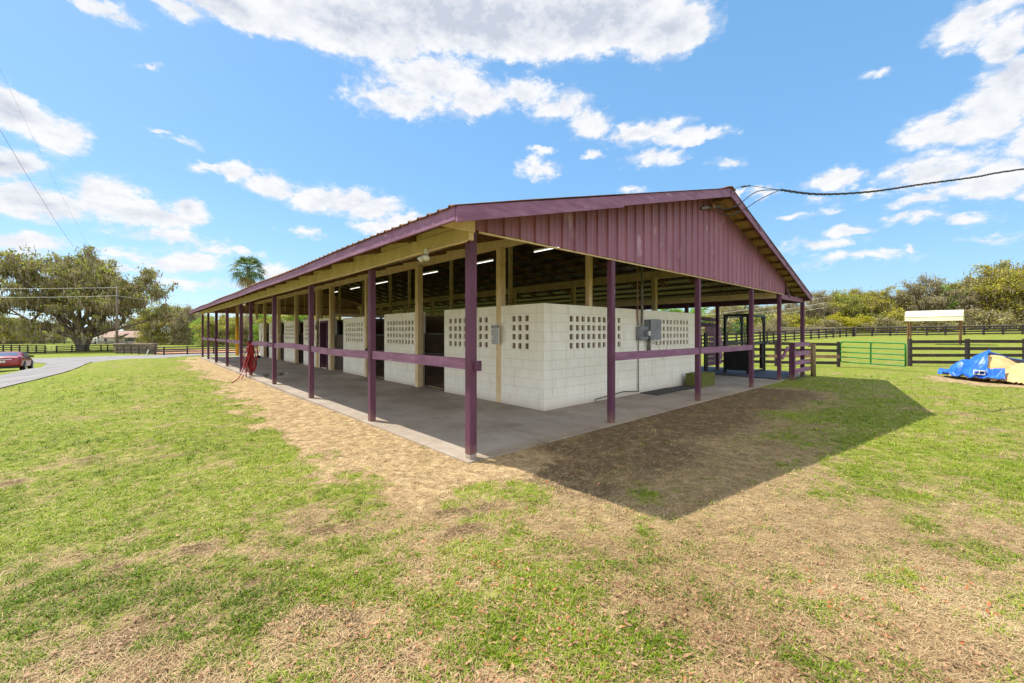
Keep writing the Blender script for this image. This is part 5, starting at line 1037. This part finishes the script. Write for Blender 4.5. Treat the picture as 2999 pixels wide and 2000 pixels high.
LT = [(15, 175, 918, 'A', 'yellow-olive tree behind the left edge of the field fence'), (65, 190, 925, 'A', 'yellow-olive tree beneath the left limbs of the great oak'), (120, 180, 930, 'D', 'pale green tree under the great oak, left of its trunk'), (170, 200, 928, 'B', 'grey mossy tree just left of the great oak trunk'),
 (300, 205, 930, 'B', 'mossy tree between the great oak trunk and the utility pole'), (395, 200, 925, 'B', 'mossy tree right of the utility pole in front of the tan-roofed house'), (452, 150, 905, 'A', 'olive tree at the right end of the tan-roofed house'), (505, 160, 884, 'D', 'pale green tree right of the great oak crown'), (540, 150, 893, 'B', 'grey mossy tree just left of the barn roof tip'), (565, 165, 905, 'A', 'olive tree behind the barn roof tip'),
 (598, 140, 925, 'C', 'fresh green tree between the farthest purple posts'), (630, 132, 922, 'D', 'green tree between the third and fourth farthest purple posts'), (668, 135, 918, 'A', 'yellow-olive tree seen behind the middle purple posts'), (700, 128, 915, 'D', 'dark-limbed green tree seen right of the hose post'), (738, 125, 912, 'B', 'greyish tree seen behind the yellow post'), (775, 120, 906, 'C', 'bright green tree seen under the far gable'),
 (820, 118, 903, 'D', 'green tree seen under the far gable, right of the bright green one'), (865, 120, 905, 'C', 'bright green tree seen over the far stall walls'), (905, 125, 907, 'B', 'greyish tree seen over the far stall walls'), (950, 125, 900, 'A', 'olive tree farthest right under the far gable')]
for a in LT: plant(*a, GL)
for i, px in enumerate((20, 60, 100, 140, 285, 330, 420, 470, 520, 560)): plant(px, 178+5*(i % 3), 975+4*(i % 3), 'U', 'low shadowed shrub beyond the far end of the left field', 'low shrubs beyond the left field')
# palms
def palm(name, H, nf, R_, seed, label, X, Y, m='palm', skirt=True):
    rs = random.Random(seed); root = empty(name, (X, Y, G(X, Y))); z0 = G(X, Y); tx = Vector((X, Y, z0))
    MB().tube([tx+Vector((.15*math.sin(i*.5), 0, H*i/8)) for i in range(9)], [.28, .2, .18, .17, .17, .18, .2, .22, .25], 10).build('trunk', 'barkpale', root, smooth=True)
    for k in range(nf):
        dry = skirt and k >= nf*.86; a = k*2.4+rs.uniform(-.2, .2); elv = 1.35-2.2*(k/nf)**.9 if not dry else rs.uniform(-1.35, -.9)
        d = Vector((math.cos(a)*math.cos(elv), math.sin(a)*math.cos(elv), math.sin(elv))); st = R_*rs.uniform(.42, .55); base = tx+Vector((.15*math.sin(4), 0, H)); e_ = base+d*st-Vector((0, 0, .12*st)); mb = MB()
        mb.tube([base, base+d*st*.6, e_], [.035, .025, .02], 4, cap=False)
        side = d.cross(Vector((0, 0, 1))); side = side.normalized() if side.length > .05 else Vector((1, 0, 0)); upv = side.cross(d).normalized(); nb = 13
        for j in range(nb):
            t_ = (j/(nb-1)-.5)*2.5; bd = (d*math.cos(t_)+side*math.sin(t_)).normalized(); L = R_*rs.uniform(.5, .62)*(1-.18*abs(t_)); w_ = .055
            p1 = e_+bd*L*.55+Vector((0, 0, -.05*L)); p2 = e_+bd*L+Vector((0, 0, -.42*L*(1+.4*rs.random()))); sd_ = bd.cross(upv).normalized()*w_
            b = len(mb.v); mb.v += [tuple(e_-sd_*.2), tuple(e_+sd_*.2), tuple(p1+sd_), tuple(p1-sd_), tuple(p2)]; mb.f += [[b, b+1, b+2, b+3], [b+3, b+2, b+4]]
        mb.build('frond', 'palmdry' if dry else m, root)
    return tag(root, label, 'palm tree')
palm('fan_palm', 11.2, 42, 2.5, 5, 'tall fan palm rising behind the barn roof', CX+52*(SY-.635*CYW), CY+52*(CYW+.635*SY))
palm('cabbage_palm', 1.6, 26, 1.9, 6, 'low fan palm in the wood behind the steel stocks', CX+84*(SY+.550*CYW), CY+84*(CYW-.550*SY), skirt=False)
palm('cabbage_palm', .7, 22, 1.6, 9, 'bluish low palmetto beside the boarded pen', CX+84*(SY+.512*CYW), CY+84*(CYW-.512*SY), skirt=False)
# ------------------------------------------------------------------ utility pole and wires
pz = G(-6.05, 106.0); up_ = empty('utility_pole', (-6.05, 106.0, pz), 'weathered wooden utility pole beside the stacked logs', 'pole')
MB().tube([(-6.05, 106, pz-.2), (-6.0, 106, pz+13)], [.24, .16], 12).build('pole_shaft', 'pole', up_, smooth=True)
MB().tube([(-6.0, 105.8, pz+11), (-6, 105.8, pz+11.3)], .09, 8).tube([(-6, 105.8, pz+12.5), (-6, 105.8, pz+12.8)], .08, 8).build('insulator', 'grey', up_); MB().tube([(-5.8, 105.85, pz+.2), (-5.8, 105.85, pz+3)], .04, 6).build('riser_pipe', 'conduit', up_)
wl = empty('power_line', (-6, 105.8, pz+12.7), 'pale power lines strung from the utility pole to the left and right', 'wires')
for h_, w2 in ((12.7, -2.0), (11.1, -2.0)):
    MB().tube(sag_line((-6, 105.8, pz+h_), (-52, 128, pz+h_+.2), .9), .03, 5).build('line', 'wirelight', wl)
MB().tube(sag_line((-6, 105.8, pz+11.1), (35, 96, pz+9), 1.2), .03, 5).build('line', 'wirelight', wl)
w3 = empty('overhead_wire', (-4, 30, 12), 'pair of thin dark wires slanting down from the top left corner to the great oak', 'wires')
def atpx(px, py, dep): r_ = (px-1499.5)/1211.63; return (CX+dep*(SY+r_*CYW), CY+dep*(CYW-r_*SY), CH+(972.66-py)/1211.63*dep)
MB().tube([atpx(-140, 135, 20), atpx(0, 380, 24), atpx(80, 515, 34), atpx(160, 643, 55), atpx(215, 722, 92)], [.007, .009, .012, .016, .022], 5).build('line', 'wire', w3)
MB().tube([atpx(-60, 60, 22), atpx(2, 205, 26), atpx(110, 430, 38), atpx(190, 590, 60), atpx(255, 715, 95)], [.003, .004, .005, .007, .010], 5).build('line', 'wire', w3)
w4 = empty('power_line', (84, 30, 9), 'three pale power lines crossing in front of the wood above the steel stocks', 'wires')
for k, (ya, yb) in enumerate(((924, 886), (934, 902), (941, 916))): MB().tube(sag_line(atpx(2040, ya, 80), atpx(2420, yb-16, 80), .3), .03, 5).build('line', 'wirelight', w4)
# marker post, log stack
mz = G(-1.95, 87.6); mk = empty('marker_post', (-1.95, 87.6, mz), 'small white marker post with a red spot beside the drive', 'post')
MB().bar((-1.95, 87.6, mz), (-1.75, 87.5, mz+.82), .30, .12).build('marker_body', 'white', mk); MB().bar((-1.86, 87.46, mz+.5), (-1.83, 87.45, mz+.62), .12, .02).build('marker_spot', 'taillight', mk)
lgz = G(-3.6, 100); la = Vector((-6.4, 104.6, lgz)); lb = Vector((-1.0, 98.8, lgz)); ld = (lb-la).normalized(); ln_ = Vector((-ld.y, ld.x, 0)); rl = random.Random(2); lgp = None
for r_ in range(5):
    for k in range(3):
        off = ln_*(k*.42+.2*(r_ % 2))+Vector((0, 0, .2+r_*.37)); j_ = ld*rl.uniform(-.35, .35)
        o_ = MB().tube([la+off+j_, la.lerp(lb, .5)+off+j_, lb+off+j_], [.2, .19, .175], 9).build('log', 'logs', smooth=False)
        tag(o_, 'weathered grey log in the stack beside the utility pole', 'log', 'logs in the stack beside the utility pole')
# ------------------------------------------------------------------ far house, trailer
def ground_at(px, dep): r_ = (px-1499.5)/1211.63; X = CX+dep*(SY+r_*CYW); Y = CY+dep*(CYW-r_*SY); return X, Y
hx, hy = ground_at(372, 178); hzv = G(hx, hy); hs = empty('house', (hx, hy, hzv), 'low house with long tan roof half hidden behind the oak moss', 'house'); hs.rotation_euler = (0, 0, -YAW-.15)
def loc_build(mb, name, m, par): 
    return mb.build(name, m, par, world=False)
loc_build(MB().box(-15.5, 15.5, -4, 5, -.3, 2.7), 'wall', 'housewall', hs)
rf = MB(); rf.v = [(-16.3, -5, 2.6), (16.3, -5, 2.6), (16.3, 6, 2.6), (-16.3, 6, 2.6), (-13, .5, 5.3), (13.6, .5, 5.3)]; rf.f = [[0, 1, 5, 4], [2, 3, 4, 5], [1, 2, 5], [3, 0, 4], [3, 2, 1, 0]]
loc_build(rf, 'roof', 'houseroof', hs)
loc_build(MB().box(-1, 3.5, -6.8, -4.9, 2.3, 2.5).prism([(-1.2, -7, 2.5), (3.7, -7, 2.5), (3.7, -2, 4.4), (-1.2, -2, 4.4)], (0, 0, .12)), 'porch_roof', 'houseroof', hs)
for x in (-13, -9.6, -5.6, 4.8, 8.6, 12.4): loc_build(MB().box(x-.7, x+.7, -4.06, -3.99, .9, 2.1), 'window', 'dark', hs)
loc_build(MB().box(5.5, 13.5, -4.1, -3.98, .9, 2.4), 'garage_opening', 'dark', hs)
tx_, ty_ = ground_at(277, 170); tz_ = G(tx_, ty_); tr_ = empty('box_trailer', (tx_, ty_, tz_), 'small white trailer with a red mark parked between the oak trunk and the pole', 'trailer'); tr_.rotation_euler = (0, 0, -YAW)
loc_build(MB().box(-2.1, 2.1, -.9, .9, .6, 2.6), 'trailer_body', 'white', tr_); loc_build(MB().bar((-.35, -.915, 1.3), (.35, -.915, 2.0), .02, .16, up=(1, 0, 0)).bar((.35, -.92, 1.3), (-.35, -.92, 2.0), .02, .16, up=(1, 0, 0)), 'red_cross_mark', 'taillight', tr_)
loc_build(MB().box(-1.8, -.8, -.91, -.88, 1.5, 2.1).box(.9, 1.7, -.91, -.88, 1.4, 2.0), 'window', 'dark', tr_)
for x in (-.9, .9):
    loc_build(MB().tube([(x, -.95, .38), (x, -.7, .38)], .38, 14), 'wheel', 'tyre', tr_)
h2x, h2y = ground_at(706, 175); h2 = empty('outbuilding', (h2x, h2y, G(h2x, h2y)), 'pale grey outbuilding glimpsed between trees behind the hose post', 'building'); h2.rotation_euler = (0, 0, -YAW+.1)
loc_build(MB().box(-4, 4, -3, 3, -.3, 2.8), 'wall', 'housewall', h2); rf = MB().prism([(-4.5, -3.6, 2.75), (-4.5, 3.6, 2.75), (-4.5, 0, 5.4)], (9, 0, 0)); loc_build(rf, 'roof', 'houseroof', h2); loc_build(MB().box(-1, 1, -3.06, -2.98, 0, 2.2), 'door', 'dark', h2)
# ------------------------------------------------------------------ red sedan
cx_, cy_ = -10.12, 43.0; cz_ = float(hz(-9.9, 42.6))-.03
car = empty('parked_car', (cx_, cy_, cz_), 'red sedan parked on the grass beside the drive, seen from behind', 'car'); car.rotation_euler = (math.atan(-.03), 0, 0)
# stations along length (rear y=-2.42 .. front 2.42): half width, sill z, belt z, roof half width, roof z
ST = [(-2.42, .70, .45, .78, .52, .80), (-2.40, .84, .34, .98, .66, 1.00), (-2.2, .90, .28, 1.06, .74, 1.10), (-1.75, .92, .24, 1.06, .76, 1.13), (-1.3, .925, .22, 1.02, .70, 1.27), (-.7, .925, .2, .99, .64, 1.42), (0, .925, .2, .96, .64, 1.455), (.55, .925, .2, .94, .65, 1.40), (1.1, .92, .2, .93, .70, 1.15), (1.45, .91, .22, .91, .76, .97), (2.0, .88, .25, .84, .70, .88), (2.35, .78, .32, .70, .58, .73), (2.44, .62, .42, .58, .45, .62)]
def csec(st):
    y, w_, z0, zb, rw, zt = st
    return [(-w_*.93, y, z0), (-w_, y, z0+.12), (-w_, y, zb-.12), (-w_*.965, y, zb), (-rw-(w_-rw)*.12, y, zb+(zt-zb)*.75), (-rw*.8, y, zt-.012), (0, y, zt+.012), (rw*.8, y, zt-.012), (rw+(w_-rw)*.12, y, zb+(zt-zb)*.75), (w_*.965, y, zb), (w_, y, zb-.12), (w_, y, z0+.12), (w_*.93, y, z0)]
mb = MB()
for s_ in ST: mb.v += csec(s_)
n = 13
for i in range(len(ST)-1):
    for k in range(n): a = i*n+k; b_ = i*n+(k+1) % n; mb.f.append([a, b_, b_+n, a+n])
mb.f.append(list(range(n))[::-1]); mb.f.append([(len(ST)-1)*n+k for k in range(n)])
body = loc_build(mb, 'body', 'carred', car); md = body.modifiers.new('smooth', 'SUBSURF'); md.levels = md.render_levels = 2
body.data.polygons.foreach_set('use_smooth', [True]*len(body.data.polygons))
def patch(name, m, P_, off=(0, 0, 0), th=(0, 0, .02)): return loc_build(MB().prism([tuple(Vector(p)+Vector(off)) for p in P_], th), name, m, car)
patch('rear_window', 'carglass', [(-.60, -1.72, 1.13), (.60, -1.72, 1.13), (.50, -1.02, 1.325), (-.50, -1.02, 1.325)], (0, -.012, .012), (0, -.012, .012))
patch('windscreen', 'carglass', [(-.64, 1.25, 1.09), (.64, 1.25, 1.09), (.56, .62, 1.395), (-.56, .62, 1.395)], (0, .012, .015), (0, .01, .012))
for s_ in (-1, 1):
    patch('side_window', 'carglass', [(s_*.90, -1.35, 1.04), (s_*.90, -.2, 1.0), (s_*.715, -.15, 1.38), (s_*.74, -.85, 1.36)], (s_*.0, 0, .01), (s_*.012, 0, 0))
    patch('side_window', 'carglass', [(s_*.90, -.12, 1.0), (s_*.90, .95, .98), (s_*.72, .5, 1.33), (s_*.715, -.08, 1.38)], (0, 0, .01), (s_*.012, 0, 0))
    patch('tail_light', 'taillight', [(s_*.50, -2.40, .93), (s_*.90, -2.18, .96), (s_*.90, -2.18, .83), (s_*.50, -2.41, .86)], (0, -.015, 0), (0, -.02, 0))
    patch('mirror', 'black', [(s_*.84, .75, .98), (s_*1.08, .72, .98), (s_*1.08, .72, 1.10), (s_*.84, .75, 1.12)], (0, 0, 0), (0, .1, 0))
    for y in (-1.42, 1.43):
        wh = loc_build(MB().tube([(s_*.70, y, .34), (s_*.94, y, .34)], .335, 22), 'wheel', 'tyre', car); r2 = loc_build(MB().tube([(s_*.90, y, .34), (s_*.955, y, .34)], [.235, .21], 16), 'rim', 'grey', car); r2.parent = wh
        loc_build(MB().tube([(s_*.88, y, .36), (s_*.935, y, .36)], .395, 22), 'wheel_arch', 'black', car)
patch('trim_bar', 'chrome', [(-.45, -2.435, .86), (.45, -2.435, .86), (.45, -2.435, .90), (-.45, -2.435, .90)], (0, 0, 0), (0, -.01, 0))
patch('bumper_insert', 'black', [(-.72, -2.43, .26), (.72, -2.43, .26), (.78, -2.44, .42), (-.78, -2.44, .42)], (0, 0, 0), (0, -.02, 0))
np_ = patch('number_plate', 'signwhite', [(-.16, -2.45, .66), (.16, -2.45, .66), (.16, -2.44, .80), (-.16, -2.44, .80)], (0, 0, 0), (0, -.01, 0))
e1 = loc_build(MB().tube([(0, -2.463, .73), (.05, -2.463, .73)], .028, 8), 'plate_emblem', 'taillight', car); e1.parent = np_
